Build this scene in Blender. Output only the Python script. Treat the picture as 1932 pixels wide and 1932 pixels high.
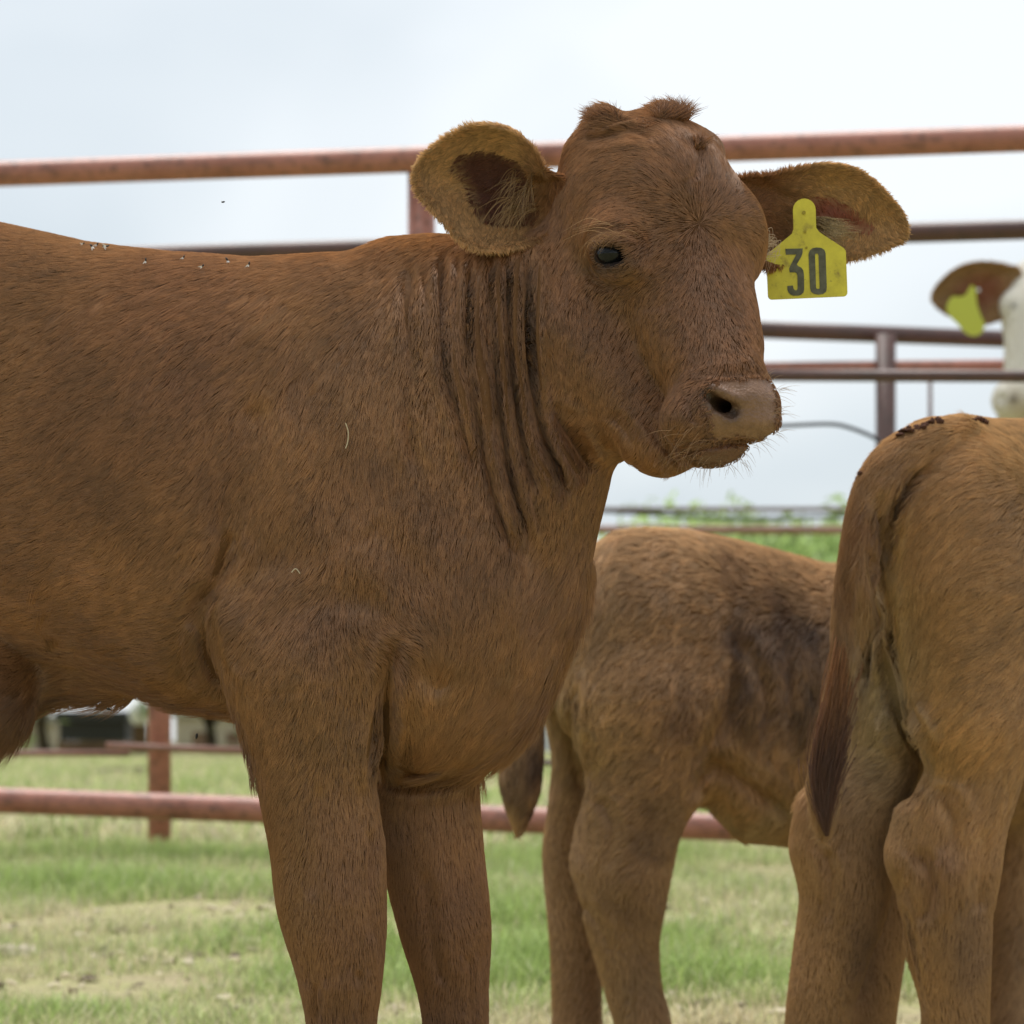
import bpy, math, random, time
import numpy as np
from mathutils import Vector
T0 = time.time()
random.seed(7); rng = np.random.default_rng(7)
SC = bpy.context.scene
for _o in list(bpy.data.objects): bpy.data.objects.remove(_o)

# ------------------------------------------------------------------ camera
# The photograph is measured on a 1932 px square: K is the angle of one such px, horizon at 1400.
K = 1.885e-4; DC = 2.6; HC = 0.47; S = K * DC
cam = bpy.data.cameras.new('camera'); camo = bpy.data.objects.new('camera', cam)
SC.collection.objects.link(camo); SC.camera = camo
camo.location = (0, 0, HC); camo.rotation_euler = (math.pi / 2, 0, 0)
cam.sensor_width = 36.0; cam.lens = 36.0 / (1932 * K)
cam.shift_y = (1400 - 966) / 1932.0
cam.clip_start = 0.05; cam.clip_end = 6000
cam.dof.use_dof = True; cam.dof.focus_distance = 2.46; cam.dof.aperture_fstop = 10.5

# ------------------------------------------------------------------ world, sun, exposure
world = bpy.data.worlds.new('World'); SC.world = world; world.use_nodes = True
def setup_world():
    nt = world.node_tree; N = nt.nodes; L = nt.links; N.clear()
    out = N.new('ShaderNodeOutputWorld'); bg = N.new('ShaderNodeBackground')
    bg.inputs['Strength'].default_value = 0.12
    sky = N.new('ShaderNodeTexSky'); sky.sky_type = 'NISHITA'; sky.sun_disc = False
    sky.sun_elevation = math.radians(70); sky.sun_rotation = math.radians(-20); sky.air_density = 1.2; sky.dust_density = 2.0
    tc = N.new('ShaderNodeTexCoord'); mp = N.new('ShaderNodeMapping')
    mp.inputs['Scale'].default_value = (1.0, 1.0, 2.4); mp.inputs['Location'].default_value = (0.3, 0.1, 0.75)
    nz = N.new('ShaderNodeTexNoise'); nz.inputs['Scale'].default_value = 2.1; nz.inputs['Detail'].default_value = 4; nz.inputs['Roughness'].default_value = .42
    nz.inputs['Distortion'].default_value = .4
    cr = N.new('ShaderNodeValToRGB'); e = cr.color_ramp.elements
    e[0].position = .39; e[0].color = (2.5, 2.85, 3.15, 1); e[1].position = .59; e[1].color = (6.1, 6.35, 6.5, 1)
    mid = cr.color_ramp.elements.new(.48); mid.color = (4.3, 4.75, 5.1, 1)
    mx = N.new('ShaderNodeMixRGB'); mx.inputs['Fac'].default_value = .9
    L.new(tc.outputs['Generated'], mp.inputs['Vector']); L.new(mp.outputs[0], nz.inputs['Vector'])
    L.new(nz.outputs['Fac'], cr.inputs['Fac']); L.new(sky.outputs[0], mx.inputs[1]); L.new(cr.outputs[0], mx.inputs[2])
    L.new(mx.outputs[0], bg.inputs['Color']); L.new(bg.outputs[0], out.inputs['Surface'])
setup_world()
sun = bpy.data.lights.new('sun', 'SUN'); sun.energy = 3.2; sun.angle = math.radians(40); sun.color = (1, .965, .91)
suno = bpy.data.objects.new('sun', sun); SC.collection.objects.link(suno)
_d = Vector((math.sin(math.radians(-20)) * math.cos(math.radians(70)), math.cos(math.radians(-20)) * math.cos(math.radians(70)), math.sin(math.radians(70))))
suno.rotation_euler = _d.to_track_quat('Z', 'Y').to_euler(); suno.location = (0, 0, 20)
vs = SC.view_settings; vs.view_transform = 'Standard'; vs.look = 'None'; vs.gamma = 1; vs.use_curve_mapping = False
vs.exposure = 0.45
cy = SC.cycles
cy.max_bounces = 6; cy.diffuse_bounces = 3; cy.glossy_bounces = 3; cy.transmission_bounces = 4; cy.transparent_max_bounces = 8
cy.use_denoising = True
try: cy.denoiser = 'OPENIMAGEDENOISE'; cy.denoising_input_passes = 'RGB_ALBEDO_NORMAL'; cy.denoising_prefilter = 'ACCURATE'
except Exception as ex: print('denoise', ex)
try: SC.cycles_curves.shape = 'RIBBONS'; SC.cycles_curves.subdivisions = 2
except Exception as ex: print('curves', ex)

# ------------------------------------------------------------------ helpers
f32 = np.float32
def link(o, parent=None):
    SC.collection.objects.link(o)
    if parent is not None: o.parent = parent
    return o
def tag(o, label=None, cat=None, group=None, kind=None):
    if label: o['label'] = label
    if cat: o['category'] = cat
    if group: o['group'] = group
    if kind: o['kind'] = kind
    return o
def empty(name, loc=(0, 0, 0)):
    o = bpy.data.objects.new(name, None); o.location = loc; o.empty_display_size = .05
    return link(o)
def mesh_np(name, V, Q, mat, parent=None, smooth=True, cols=None, offset=None):
    """V (n,3) world metres, Q (m,4) or (m,3)"""
    V = np.asarray(V, dtype=f32); Q = np.asarray(Q, dtype=np.int32)
    if parent is not None: V = V - np.array(parent.matrix_world.translation if False else parent['_org'], dtype=f32) if '_org' in parent else V
    me = bpy.data.meshes.new(name); nq, ns = Q.shape
    me.vertices.add(len(V)); me.vertices.foreach_set('co', V.ravel())
    me.loops.add(nq * ns); me.loops.foreach_set('vertex_index', Q.ravel())
    me.polygons.add(nq); me.polygons.foreach_set('loop_start', np.arange(0, nq * ns, ns, dtype=np.int32))
    me.polygons.foreach_set('use_smooth', np.full(nq, smooth))
    me.update(calc_edges=True)
    if cols is not None:
        a = me.attributes.new('col', 'FLOAT_COLOR', 'POINT')
        c4 = np.ones((len(V), 4), dtype=f32); c4[:, :3] = cols; a.data.foreach_set('color', c4.ravel())
    if mat: me.materials.append(mat)
    o = bpy.data.objects.new(name, me)
    return link(o, parent)
def root(name, loc):
    loc = tuple(float(x) for x in loc); o = empty(name, loc); o['_org'] = [float(x) for x in loc]; return o
def fbm(P, seed, freq, n=7):
    """cheap smooth noise: sum of randomly directed sines, about -1..1"""
    r = np.random.default_rng(seed); out = np.zeros(len(P), dtype=f32)
    for i in range(n):
        d = r.normal(size=3); d /= np.linalg.norm(d)
        out += np.sin(P @ (d * freq * r.uniform(.6, 1.7)).astype(f32) + r.uniform(0, 6.28)).astype(f32)
    return out / math.sqrt(n) * .8
def inpoly(u, v, poly):
    r = np.zeros(len(u), dtype=bool); n = len(poly)
    for i in range(n):
        x1, y1 = poly[i]; x2, y2 = poly[(i + 1) % n]
        c = ((y1 > v) != (y2 > v))
        if y1 != y2: r ^= c & (u < (x2 - x1) * (v - y1) / (y2 - y1) + x1)
    return r
def smooth_line(P, n=8, closed=False):
    P = [tuple(p) for p in P]
    if len(P) < 3 and not closed: return P
    Q = [P[-1]] + P + [P[0], P[1]] if closed else [P[0]] + P + [P[-1]]
    out = []
    for i in range(1, len(Q) - 2):
        p0, p1, p2, p3 = [np.array(x, dtype=float) for x in Q[i - 1:i + 3]]
        for j in range(n):
            t = j / n
            out.append(tuple(.5 * (2 * p1 + (p2 - p0) * t + (2 * p0 - 5 * p1 + 4 * p2 - p3) * t * t + (3 * p1 - p0 - 3 * p2 + p3) * t ** 3)))
    if not closed: out.append(P[-1])
    return out
def vertex_normals(V, Q, ref):
    n = np.cross(V[Q[:, 2]] - V[Q[:, 0]], V[Q[:, 3]] - V[Q[:, 1]]); out = np.zeros_like(V)
    for i in range(3):
        for j in range(4): out[:, i] += np.bincount(Q[:, j], n[:, i], len(V))
    if (out * ref).sum() < 0: out = -out
    return (out / (np.linalg.norm(out, axis=1)[:, None] + 1e-9)).astype(f32)
def segdist(u, v, pts):
    d = np.full(len(u), 1e9, dtype=f32)
    for (x1, y1), (x2, y2) in zip(pts[:-1], pts[1:]):
        dx, dy = x2 - x1, y2 - y1; t = np.clip(((u - x1) * dx + (v - y1) * dy) / (dx * dx + dy * dy + 1e-9), 0, 1)
        d = np.minimum(d, np.hypot(u - x1 - t * dx, v - y1 - t * dy))
    return d

# ------------------------------------------------------------------ materials
def mat(name):
    m = bpy.data.materials.new(name); m.use_nodes = True; nt = m.node_tree; nt.nodes.clear()
    out = nt.nodes.new('ShaderNodeOutputMaterial'); return m, nt, out
def principled(nt, out, **kw):
    b = nt.nodes.new('ShaderNodeBsdfPrincipled')
    for k, v in kw.items():
        b.inputs[k.replace('_', ' ')].default_value = v
    nt.links.new(b.outputs[0], out.inputs['Surface']); return b
def noise(nt, scale, detail=4, rough=.55, coord='Object', mapscale=None, dist=0):
    tc = nt.nodes.new('ShaderNodeTexCoord'); n = nt.nodes.new('ShaderNodeTexNoise')
    n.inputs['Scale'].default_value = scale; n.inputs['Detail'].default_value = detail; n.inputs['Roughness'].default_value = rough
    n.inputs['Distortion'].default_value = dist
    if mapscale:
        mp = nt.nodes.new('ShaderNodeMapping'); mp.inputs['Scale'].default_value = mapscale
        nt.links.new(tc.outputs[coord], mp.inputs[0]); nt.links.new(mp.outputs[0], n.inputs['Vector'])
    else: nt.links.new(tc.outputs[coord], n.inputs['Vector'])
    return n
def ramp(nt, src, stops):
    r = nt.nodes.new('ShaderNodeValToRGB'); e = r.color_ramp.elements
    while len(e) < len(stops): e.new(.5)
    for el, (p, c) in zip(e, stops): el.position = p; el.color = (*c, 1) if len(c) == 3 else c
    nt.links.new(src, r.inputs['Fac']); return r
def bump(nt, bsdf, src, strength=.3, dist=.002):
    b = nt.nodes.new('ShaderNodeBump'); b.inputs['Strength'].default_value = strength; b.inputs['Distance'].default_value = dist
    nt.links.new(src, b.inputs['Height']); nt.links.new(b.outputs[0], bsdf.inputs['Normal']); return b
def mix(nt, fac, a, b, mode='MIX'):
    m = nt.nodes.new('ShaderNodeMixRGB'); m.blend_type = mode
    for i, x in zip((0, 1, 2), (fac, a, b)):
        if hasattr(x, 'links') or hasattr(x, 'is_linked'): nt.links.new(x, m.inputs[i])
        else: m.inputs[i].default_value = x if i == 0 else (*x, 1)
    return m.outputs[0]
def mat_skin(name='hide_skin', rough=.75):
    m, nt, out = mat(name); b = principled(nt, out, Roughness=rough)
    b.inputs['Specular IOR Level'].default_value = .25
    at = nt.nodes.new('ShaderNodeAttribute'); at.attribute_name = 'col'
    n = noise(nt, 260, 3); c = mix(nt, .5, at.outputs['Color'], ramp(nt, n.outputs['Fac'], [(.3, (.5, .5, .5)), (.7, (1.0, 1.0, 1.0))]).outputs[0], 'MULTIPLY')
    nt.links.new(c, b.inputs['Base Color']); bump(nt, b, n.outputs['Fac'], .35, .0015)
    return m
def mat_nose():
    m, nt, out = mat('nose_skin'); b = principled(nt, out, Roughness=.5)
    b.inputs['Specular IOR Level'].default_value = .5
    at = nt.nodes.new('ShaderNodeAttribute'); at.attribute_name = 'col'
    n = noise(nt, 130, 5, .6); n2 = noise(nt, 45, 5, .65)
    v = nt.nodes.new('ShaderNodeTexVoronoi'); v.inputs['Scale'].default_value = 420; tc = nt.nodes.new('ShaderNodeTexCoord'); nt.links.new(tc.outputs['Object'], v.inputs['Vector'])
    c = mix(nt, .6, at.outputs['Color'], ramp(nt, n.outputs['Fac'], [(.3, (.6, .55, .5)), (.7, (1.25, 1.25, 1.25))]).outputs[0], 'MULTIPLY')
    c = mix(nt, ramp(nt, n2.outputs['Fac'], [(.60, (0, 0, 0)), (.70, (.8, .8, .8))]).outputs[0], c, (.31, .21, .14))
    nt.links.new(c, b.inputs['Base Color']); bump(nt, b, v.outputs['Distance'], .5, .0014)
    return m
def mat_hair(name, rough=.15, spec=.155, trans=.24, hide=True):
    m, nt, out = mat(name); N = nt.nodes; L = nt.links
    at = N.new('ShaderNodeAttribute'); at.attribute_name = 'col'
    d = N.new('ShaderNodeBsdfDiffuse'); L.new(at.outputs['Color'], d.inputs['Color'])
    t = N.new('ShaderNodeBsdfTranslucent'); L.new(at.outputs['Color'], t.inputs['Color'])
    if hide:    # fine lying hair takes light like the hide it lies on
        nr = N.new('ShaderNodeAttribute'); nr.attribute_name = 'nrm'; gm = N.new('ShaderNodeNewGeometry'); sc_ = N.new('ShaderNodeVectorMath'); sc_.operation = 'SCALE'; sc_.inputs['Scale'].default_value = .3
        ad = N.new('ShaderNodeVectorMath'); ad.operation = 'ADD'; no = N.new('ShaderNodeVectorMath'); no.operation = 'NORMALIZE'
        L.new(gm.outputs['Normal'], sc_.inputs[0]); L.new(sc_.outputs[0], ad.inputs[0]); L.new(nr.outputs['Vector'], ad.inputs[1]); L.new(ad.outputs[0], no.inputs[0]); L.new(no.outputs[0], d.inputs['Normal'])
    h = N.new('ShaderNodeBsdfHair'); h.component = 'Reflection'; h.inputs['RoughnessU'].default_value = rough; h.inputs['RoughnessV'].default_value = .9
    h.inputs['Offset'].default_value = 0; L.new(mix(nt, .4, (.85, .78, .72), at.outputs['Color']), h.inputs['Color'])
    m1 = N.new('ShaderNodeMixShader'); m1.inputs[0].default_value = trans; L.new(d.outputs[0], m1.inputs[1]); L.new(t.outputs[0], m1.inputs[2])
    m2 = N.new('ShaderNodeMixShader'); m2.inputs[0].default_value = spec; L.new(m1.outputs[0], m2.inputs[1]); L.new(h.outputs[0], m2.inputs[2])
    L.new(m2.outputs[0], out.inputs['Surface']); return m
M_SKIN = mat_skin(); M_NOSE = mat_nose(); M_HAIR = mat_hair('hide_hair'); M_EARHAIR = mat_hair('ear_hair', .3, .06, .45); M_STRAND = mat_hair('long_hair', .2, .1, .3, False)
def mat_plain(name, col, rough=.6, spec=.4, nscale=0, namt=.2, metal=0, bmp=0):
    m, nt, out = mat(name); b = principled(nt, out, Roughness=rough, Metallic=metal); b.inputs['Specular IOR Level'].default_value = spec
    b.inputs['Base Color'].default_value = (*col, 1)
    if nscale:
        n = noise(nt, nscale, 5, .6); lo = tuple(x * (1 - namt) for x in col); hi = tuple(min(1, x * (1 + namt)) for x in col)
        nt.links.new(ramp(nt, n.outputs['Fac'], [(.3, lo), (.7, hi)]).outputs[0], b.inputs['Base Color'])
        if bmp: bump(nt, b, n.outputs['Fac'], bmp, .003)
    return m

# ------------------------------------------------------------------ implicit sculpting engine
class Beast:
    """Shape given by blended primitives. Coordinates (u, v, w): px of the 1932 px photograph at the animal's distance, w towards the viewer."""
    def __init__(s, D, ground=0.0):
        s.D = D; s.S = K * D; s.prims = []; s.creases = []; s.bumps = []; s.ground = ground
    def p(s, c):
        u, v, w = c; q = 1 - w * K; return np.array([(u - 966) * q, w, (1400 - v) * q], dtype=f32), q
    def elb(s, c, r, k=40, sub=False): s.ell(c, (r[0], r[2], r[1]) if len(np.shape(r)) else r, k, None, sub)
    def ell(s, c, r, k=40, R=None, sub=False):
        c, q = s.p(c); r = np.array(r if len(np.shape(r)) else (r, r, r), dtype=f32) * q
        s.prims.append(('e', c, r, k, None if R is None else np.array(R, dtype=f32), sub, float(max(r))))
    def cone(s, a, ra, b, rb, k=30, sw=1.0, sub=False):
        a, qa = s.p(a); b, qb = s.p(b); s.prims.append(('c', a, ra * qa, b, rb * qb, k, sw, sub))
    def chain(s, pts, k=12, k0=30, sw=1.0):
        """a limb: round section swept along a smooth line, blended into the body once, over k0"""
        L = []
        for x in smooth_line(pts, 8):
            a, q = s.p(x[:3]); L.append((a, x[3] * q))
        s.prims.append(('g', L, k0, sw))
    def torso(s, st, k=30, pw=2.0, cap=190.):
        X = []
        for u, top, bot, hw, wc in st:
            (x, _, z1), q = s.p((u, top, wc)); z0 = s.p((u, bot, wc))[0][2]; X.append((x, z1, z0, hw * q, wc))
        s.prims.append(('t', np.array(X, dtype=f32), k, pw, cap))
    def uvw(s, P):
        q = 1 - P[:, 1] * K; return P[:, 0] / q + 966, 1400 - P[:, 2] / q, P[:, 1]
    def field(s, P, detail=False):
        n = len(P); d = np.full(n, 1e4, dtype=f32)
        def comb(idx, e, k, sub):
            cur = d if idx is None else d[idx]
            if sub: h = np.clip(.5 - .5 * (cur + e) / k, 0, 1); r = cur * (1 - h) - e * h + k * h * (1 - h)
            else: h = np.clip(.5 + .5 * (cur - e) / k, 0, 1); r = cur * (1 - h) + e * h - k * h * (1 - h)
            if idx is None: d[:] = r
            else: d[idx] = r
        for pr in s.prims:
            if pr[0] == 't':
                _, X, k, pw, cap = pr
                x = P[:, 0]; xc = np.clip(x, X[0, 0], X[-1, 0])
                z1 = np.interp(xc, X[:, 0], X[:, 1]); z0 = np.interp(xc, X[:, 0], X[:, 2]); hw = np.interp(xc, X[:, 0], X[:, 3]); wc = np.interp(xc, X[:, 0], X[:, 4])
                a = (z1 - z0) / 2; dz = (P[:, 2] - (z1 + z0) / 2) / a; dw = (P[:, 1] - wc) / hw; du = (x - xc) / cap
                rr = (np.abs(dz) ** pw + np.abs(dw) ** pw + np.abs(du) ** pw) ** (1 / pw)
                comb(None, ((rr - 1) * np.minimum(a, hw)).astype(f32), k, False)
            elif pr[0] == 'g':
                _, L, k, sw = pr; A_ = np.array([a for a, _ in L]); mr = max(r for _, r in L) + k + 40
                idx = np.nonzero(((P > A_.min(0) - mr) & (P < A_.max(0) + mr)).all(1))[0]
                if not len(idx): continue
                Pi = P[idx]; e = np.full(len(idx), 1e4, dtype=f32)
                for (a, ra), (b, rb) in zip(L[:-1], L[1:]):
                    m2 = max(ra, rb) + k + 40; jj = np.nonzero((np.abs(Pi[:, 2] - (a[2] + b[2]) / 2) < m2 + abs(a[2] - b[2])) & (np.abs(Pi[:, 0] - (a[0] + b[0]) / 2) < m2 + abs(a[0] - b[0])))[0]
                    if not len(jj): continue
                    q = Pi[jj] - a; ba = b - a; t = np.clip(q @ ba / float(ba @ ba), 0, 1); q = q - t[:, None] * ba
                    if sw != 1: q[:, 1] /= sw
                    e[jj] = np.minimum(e[jj], np.linalg.norm(q, axis=1) - (ra + t * (rb - ra)))
                comb(idx, e, k, False)
            elif pr[0] == 'e':
                _, c, r, k, R, sub, mr = pr; m = mr + k + 40
                idx = np.nonzero((np.abs(P[:, 0] - c[0]) < m) & (np.abs(P[:, 1] - c[1]) < m) & (np.abs(P[:, 2] - c[2]) < m))[0]
                if not len(idx): continue
                q = P[idx] - c
                if R is not None: q = q @ R.T
                k0 = np.linalg.norm(q / r, axis=1); k1 = np.linalg.norm(q / (r * r), axis=1) + 1e-9
                e = np.where(k0 > .2, k0 * (k0 - 1) / k1, -float(min(r)) * .8).astype(f32)
                comb(idx, e, k, sub)
            else:
                _, a, ra, b, rb, k, sw, sub = pr; m = max(ra, rb) + k + 40
                lo = np.minimum(a, b) - m; hi = np.maximum(a, b) + m
                idx = np.nonzero((P[:, 0] > lo[0]) & (P[:, 0] < hi[0]) & (P[:, 1] > lo[1]) & (P[:, 1] < hi[1]) & (P[:, 2] > lo[2]) & (P[:, 2] < hi[2]))[0]
                if not len(idx): continue
                q = P[idx] - a; ba = b - a; t = np.clip(q @ ba / float(ba @ ba), 0, 1); q = q - t[:, None] * ba
                if sw != 1: q[:, 1] /= sw
                comb(idx, (np.linalg.norm(q, axis=1) - (ra + t * (rb - ra))).astype(f32), k, sub)
        return d
    def detail(s, P):
        """depth of the folds (positive = into the body) at surface points P"""
        u, v, w = s.uvw(P); d = np.zeros(len(P), dtype=f32)
        for pts, amp, wid, wmin in s.creases:
            pts = smooth_line(pts, 8)
            pu = [a for a, _ in pts]; pv = [b for _, b in pts]; m = wid * 4.4
            idx = np.nonzero((w > wmin) & (u > min(pu) - m) & (u < max(pu) + m) & (v > min(pv) - m) & (v < max(pv) + m))[0]
            if len(idx):
                L = np.hypot(pu[-1] - pu[0], pv[-1] - pv[0]) + 1
                t = ((u[idx] - pu[0]) * (pu[-1] - pu[0]) + (v[idx] - pv[0]) * (pv[-1] - pv[0])) / L / L
                fade = np.clip(np.minimum(t, 1 - t) * 7 + .1, 0, 1); fade = fade * fade * (3 - 2 * fade)
                q = segdist(u[idx], v[idx], pts) / wid
                d[idx] += (amp * fade * (1 + .35 * np.sin(v[idx] / 37. + pu[0])) * (np.exp(-q * q * 1.2) - .42 * np.exp(-((q - 1.9) / .9) ** 2))).astype(f32)
        for (bu, bv), (ru, rv), ang, amp, wmin in s.bumps:
            m = max(ru, rv) * 2.9
            idx = np.nonzero((w > wmin) & (np.abs(u - bu) < m) & (np.abs(v - bv) < m))[0]
            if len(idx):
                ca, sa = math.cos(math.radians(ang)), math.sin(math.radians(ang)); x = u[idx] - bu; y = -(v[idx] - bv)
                d[idx] -= (amp * np.exp(-((x * ca + y * sa) / ru) ** 2 - ((-x * sa + y * ca) / rv) ** 2)).astype(f32)
        return d
    def surf(s, u, v, w0=520, w1=-500):
        """depth w where the line of sight through (u, v) meets the body"""
        if hasattr(s, 'V'):
            if not hasattr(s, 'dm'):
                uu, vv, ww = s.uvw(s.V); s.dm = {}
                for a, b_, c in zip((uu // 6).astype(int).tolist(), (vv // 6).astype(int).tolist(), ww.tolist()):
                    if c > s.dm.get((a, b_), -1e9): s.dm[(a, b_)] = c
            c = [s.dm.get((int(u // 6) + i, int(v // 6) + j)) for i in (0, -1, 1) for j in (0, -1, 1)]; c = [x for x in c if x is not None]
            return c[0] if c else 0.
        ws = np.arange(w0, w1, -3.0, dtype=f32); q = 1 - ws * K
        P = np.stack([(u - 966) * q, ws, (1400 - v) * q], -1).astype(f32); f = s.field(P)
        k = np.nonzero(f < 0)[0]
        return float(ws[k[0]]) - float(s.detail(P[k[0]:k[0] + 1])[0]) if len(k) else 0.
    def world(s, P):
        return np.stack([P[:, 0] * s.S, s.D - P[:, 1] * s.S, HC + P[:, 2] * s.S], axis=1)
    def grad(s, P, h=2.0):
        E = np.array([[1, -1, -1], [-1, -1, 1], [-1, 1, -1], [1, 1, 1]], dtype=f32); g = np.zeros_like(P); f0 = 0
        for e in E: v = s.field(P + e * h); g += v[:, None] * e; f0 = f0 + v
        return g / (4 * h), f0 / 4
    def build(s, lo, hi, h, sub=1, newton=2):
        lo = np.array(lo, dtype=f32); hi = np.array(hi, dtype=f32)
        B = 4; nb = np.ceil((hi - lo) / (h * B)).astype(int); n = nb * B
        ax = [lo[i] + (np.arange(nb[i]) + .5) * h * B - h / 2 for i in range(3)]
        G = np.stack(np.meshgrid(*ax, indexing='ij'), -1).reshape(-1, 3).astype(f32)
        fb = s.field(G, False); act = np.abs(fb) < h * B * 1.6
        F = np.repeat(np.repeat(np.repeat(fb.reshape(nb), B, 0), B, 1), B, 2).astype(f32)
        ai = np.stack(np.unravel_index(np.nonzero(act)[0], nb), -1) * B
        off = np.stack(np.meshgrid(*[np.arange(B)] * 3, indexing='ij'), -1).reshape(-1, 3)
        I = (ai[:, None, :] + off[None]).reshape(-1, 3)
        vals = s.field((lo + I * h).astype(f32), False); F[I[:, 0], I[:, 1], I[:, 2]] = vals
        Sg = F < 0
        c8 = [Sg[a:n[0] - 1 + a, b:n[1] - 1 + b, c:n[2] - 1 + c] for a in (0, 1) for b in (0, 1) for c in (0, 1)]
        cnt = sum(x.astype(np.int8) for x in c8); cell = (cnt > 0) & (cnt < 8)
        ci = np.stack(np.nonzero(cell), -1)
        vid = np.full(cell.shape, -1, dtype=np.int32); vid[cell] = np.arange(len(ci))
        acc = np.zeros((len(ci), 3), dtype=f32); num = np.zeros(len(ci), dtype=f32)
        cor = [np.array([a, b, c]) for a in (0, 1) for b in (0, 1) for c in (0, 1)]
        vv = [F[tuple((ci + o).T)] for o in cor]
        for i in range(8):
            for j in range(i + 1, 8):
                if np.abs(cor[i] - cor[j]).sum() != 1: continue
                x = (vv[i] < 0) != (vv[j] < 0); t = np.where(x, vv[i] / np.where(x, vv[i] - vv[j], 1), 0)
                acc += x[:, None] * (cor[i] + t[:, None] * (cor[j] - cor[i])); num += x
        V = (lo + (ci + acc / num[:, None]) * h).astype(f32)
        Q = []
        for ax_ in range(3):
            b_, c_ = (ax_ + 1) % 3, (ax_ + 2) % 3
            sl0 = [slice(None)] * 3; sl1 = [slice(None)] * 3; sl0[ax_] = slice(0, -1); sl1[ax_] = slice(1, None)
            A = Sg[tuple(sl0)]; Bn = Sg[tuple(sl1)]; e = np.stack(np.nonzero(A != Bn), -1)
            ok = (e[:, b_] > 0) & (e[:, c_] > 0) & (e[:, b_] < n[b_] - 1) & (e[:, c_] < n[c_] - 1); e = e[ok]
            inside = Sg[tuple(e.T)]
            db = np.zeros(3, int); db[b_] = 1; dc = np.zeros(3, int); dc[c_] = 1
            q = np.stack([vid[tuple((e - db - dc).T)], vid[tuple((e - dc).T)], vid[tuple(e.T)], vid[tuple((e - db).T)]], -1)
            q[~inside] = q[~inside][:, ::-1]; Q.append(q)
        Q = np.concatenate(Q); Q = Q[(Q >= 0).all(1)]
        for it in range(sub):
            E = np.sort(np.stack([Q, np.roll(Q, -1, 1)], -1).reshape(-1, 2), 1)
            key = E[:, 0].astype(np.int64) * len(V) + E[:, 1]; uk, inv = np.unique(key, return_inverse=True)
            em = (V[uk // len(V)] + V[uk % len(V)]) / 2; fm = V[Q].mean(1); nv = len(V)
            ei = inv.reshape(-1, 4) + nv; fi = np.arange(len(Q)) + nv + len(em)
            V = np.concatenate([V, em, fm]).astype(f32)
            Q = np.concatenate([np.stack([Q[:, i], ei[:, i], fi, ei[:, (i + 3) % 4]], -1) for i in range(4)])
        for _ in range(newton):
            g, f0 = s.grad(V); g2 = (g * g).sum(1); V = V - np.clip(f0 / np.maximum(g2, .15), -h, h)[:, None] * g
        g, _ = s.grad(V); s.N = g / (np.linalg.norm(g, axis=1)[:, None] + 1e-9)
        if s.creases or s.bumps:
            V = V - s.N * s.detail(V)[:, None]; s.N = vertex_normals(V, Q, s.N)
        s.V = V.astype(f32); s.Q = Q.astype(np.int32)
        return s

def scatter(V, Q, N, n, wfun, seed=1):
    """n random points on the quads, density weight wfun(centres, normals); returns points, normals, vertex weights"""
    r = np.random.default_rng(seed); A = V[Q[:, 0]]; B = V[Q[:, 1]]; C = V[Q[:, 2]]; Dd = V[Q[:, 3]]
    area = np.linalg.norm(np.cross(C - A, Dd - B), axis=1) / 2; cen = (A + B + C + Dd) / 4; nn = N[Q[:, 0]]
    w = area * wfun(cen, nn); w = w / w.sum(); idx = r.choice(len(Q), n, p=w)
    s_, t_ = r.random((2, n, 1)).astype(f32)
    ws = [(1 - s_) * (1 - t_), s_ * (1 - t_), s_ * t_, (1 - s_) * t_]
    P = sum(wi * V[Q[idx, i]] for i, wi in enumerate(ws)); M = sum(wi * N[Q[idx, i]] for i, wi in enumerate(ws))
    return P.astype(f32), (M / (np.linalg.norm(M, axis=1)[:, None] + 1e-9)).astype(f32)
def hair_object(name, PTS, rad, col, material, parent, nrm=None):
    """PTS (n, m, 3) world metres, rad (n, m), col (n, 3) or (n, m, 3)"""
    n, m, _ = PTS.shape; cu = bpy.data.hair_curves.new(name); cu.add_curves([m] * n)
    org = np.array(parent['_org'] if '_org' in parent else (parent.parent['_org'] if parent.parent and '_org' in parent.parent else (0, 0, 0)), dtype=f32)
    P = (PTS - org).astype(f32)
    cu.points.foreach_set('position', P.ravel())
    a = cu.attributes.get('radius') or cu.attributes.new('radius', 'FLOAT', 'POINT'); a.data.foreach_set('value', rad.astype(f32).ravel())
    c4 = np.ones((n, m, 4), dtype=f32); c4[..., :3] = col if col.ndim == 3 else col[:, None, :]
    a = cu.attributes.new('col', 'FLOAT_COLOR', 'POINT'); a.data.foreach_set('color', c4.ravel())
    if nrm is not None:
        nn = np.repeat(nrm[:, None, :] * np.array([1, -1, 1]), m, 1).astype(f32); a = cu.attributes.new('nrm', 'FLOAT_VECTOR', 'POINT'); a.data.foreach_set('vector', nn.ravel())
    cu.materials.append(material)
    o = bpy.data.objects.new(name, cu); o['kind'] = 'stuff'
    return link(o, parent)
def comb(ctrl, u, v):
    """interpolated hair direction (angle deg, length) from control points (u, v, angle, length)"""
    sx = np.zeros(len(u)); sy = np.zeros(len(u)); sl = np.zeros(len(u)); sw = np.zeros(len(u))
    for cu_, cv_, an, ln in ctrl:
        w = 1 / (((u - cu_) ** 2 + (v - cv_) ** 2) + 900.) ** 1.6
        sx += w * math.cos(math.radians(an)); sy += w * math.sin(math.radians(an)); sl += w * ln; sw += w
    return sx, sy, sl / sw
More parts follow.
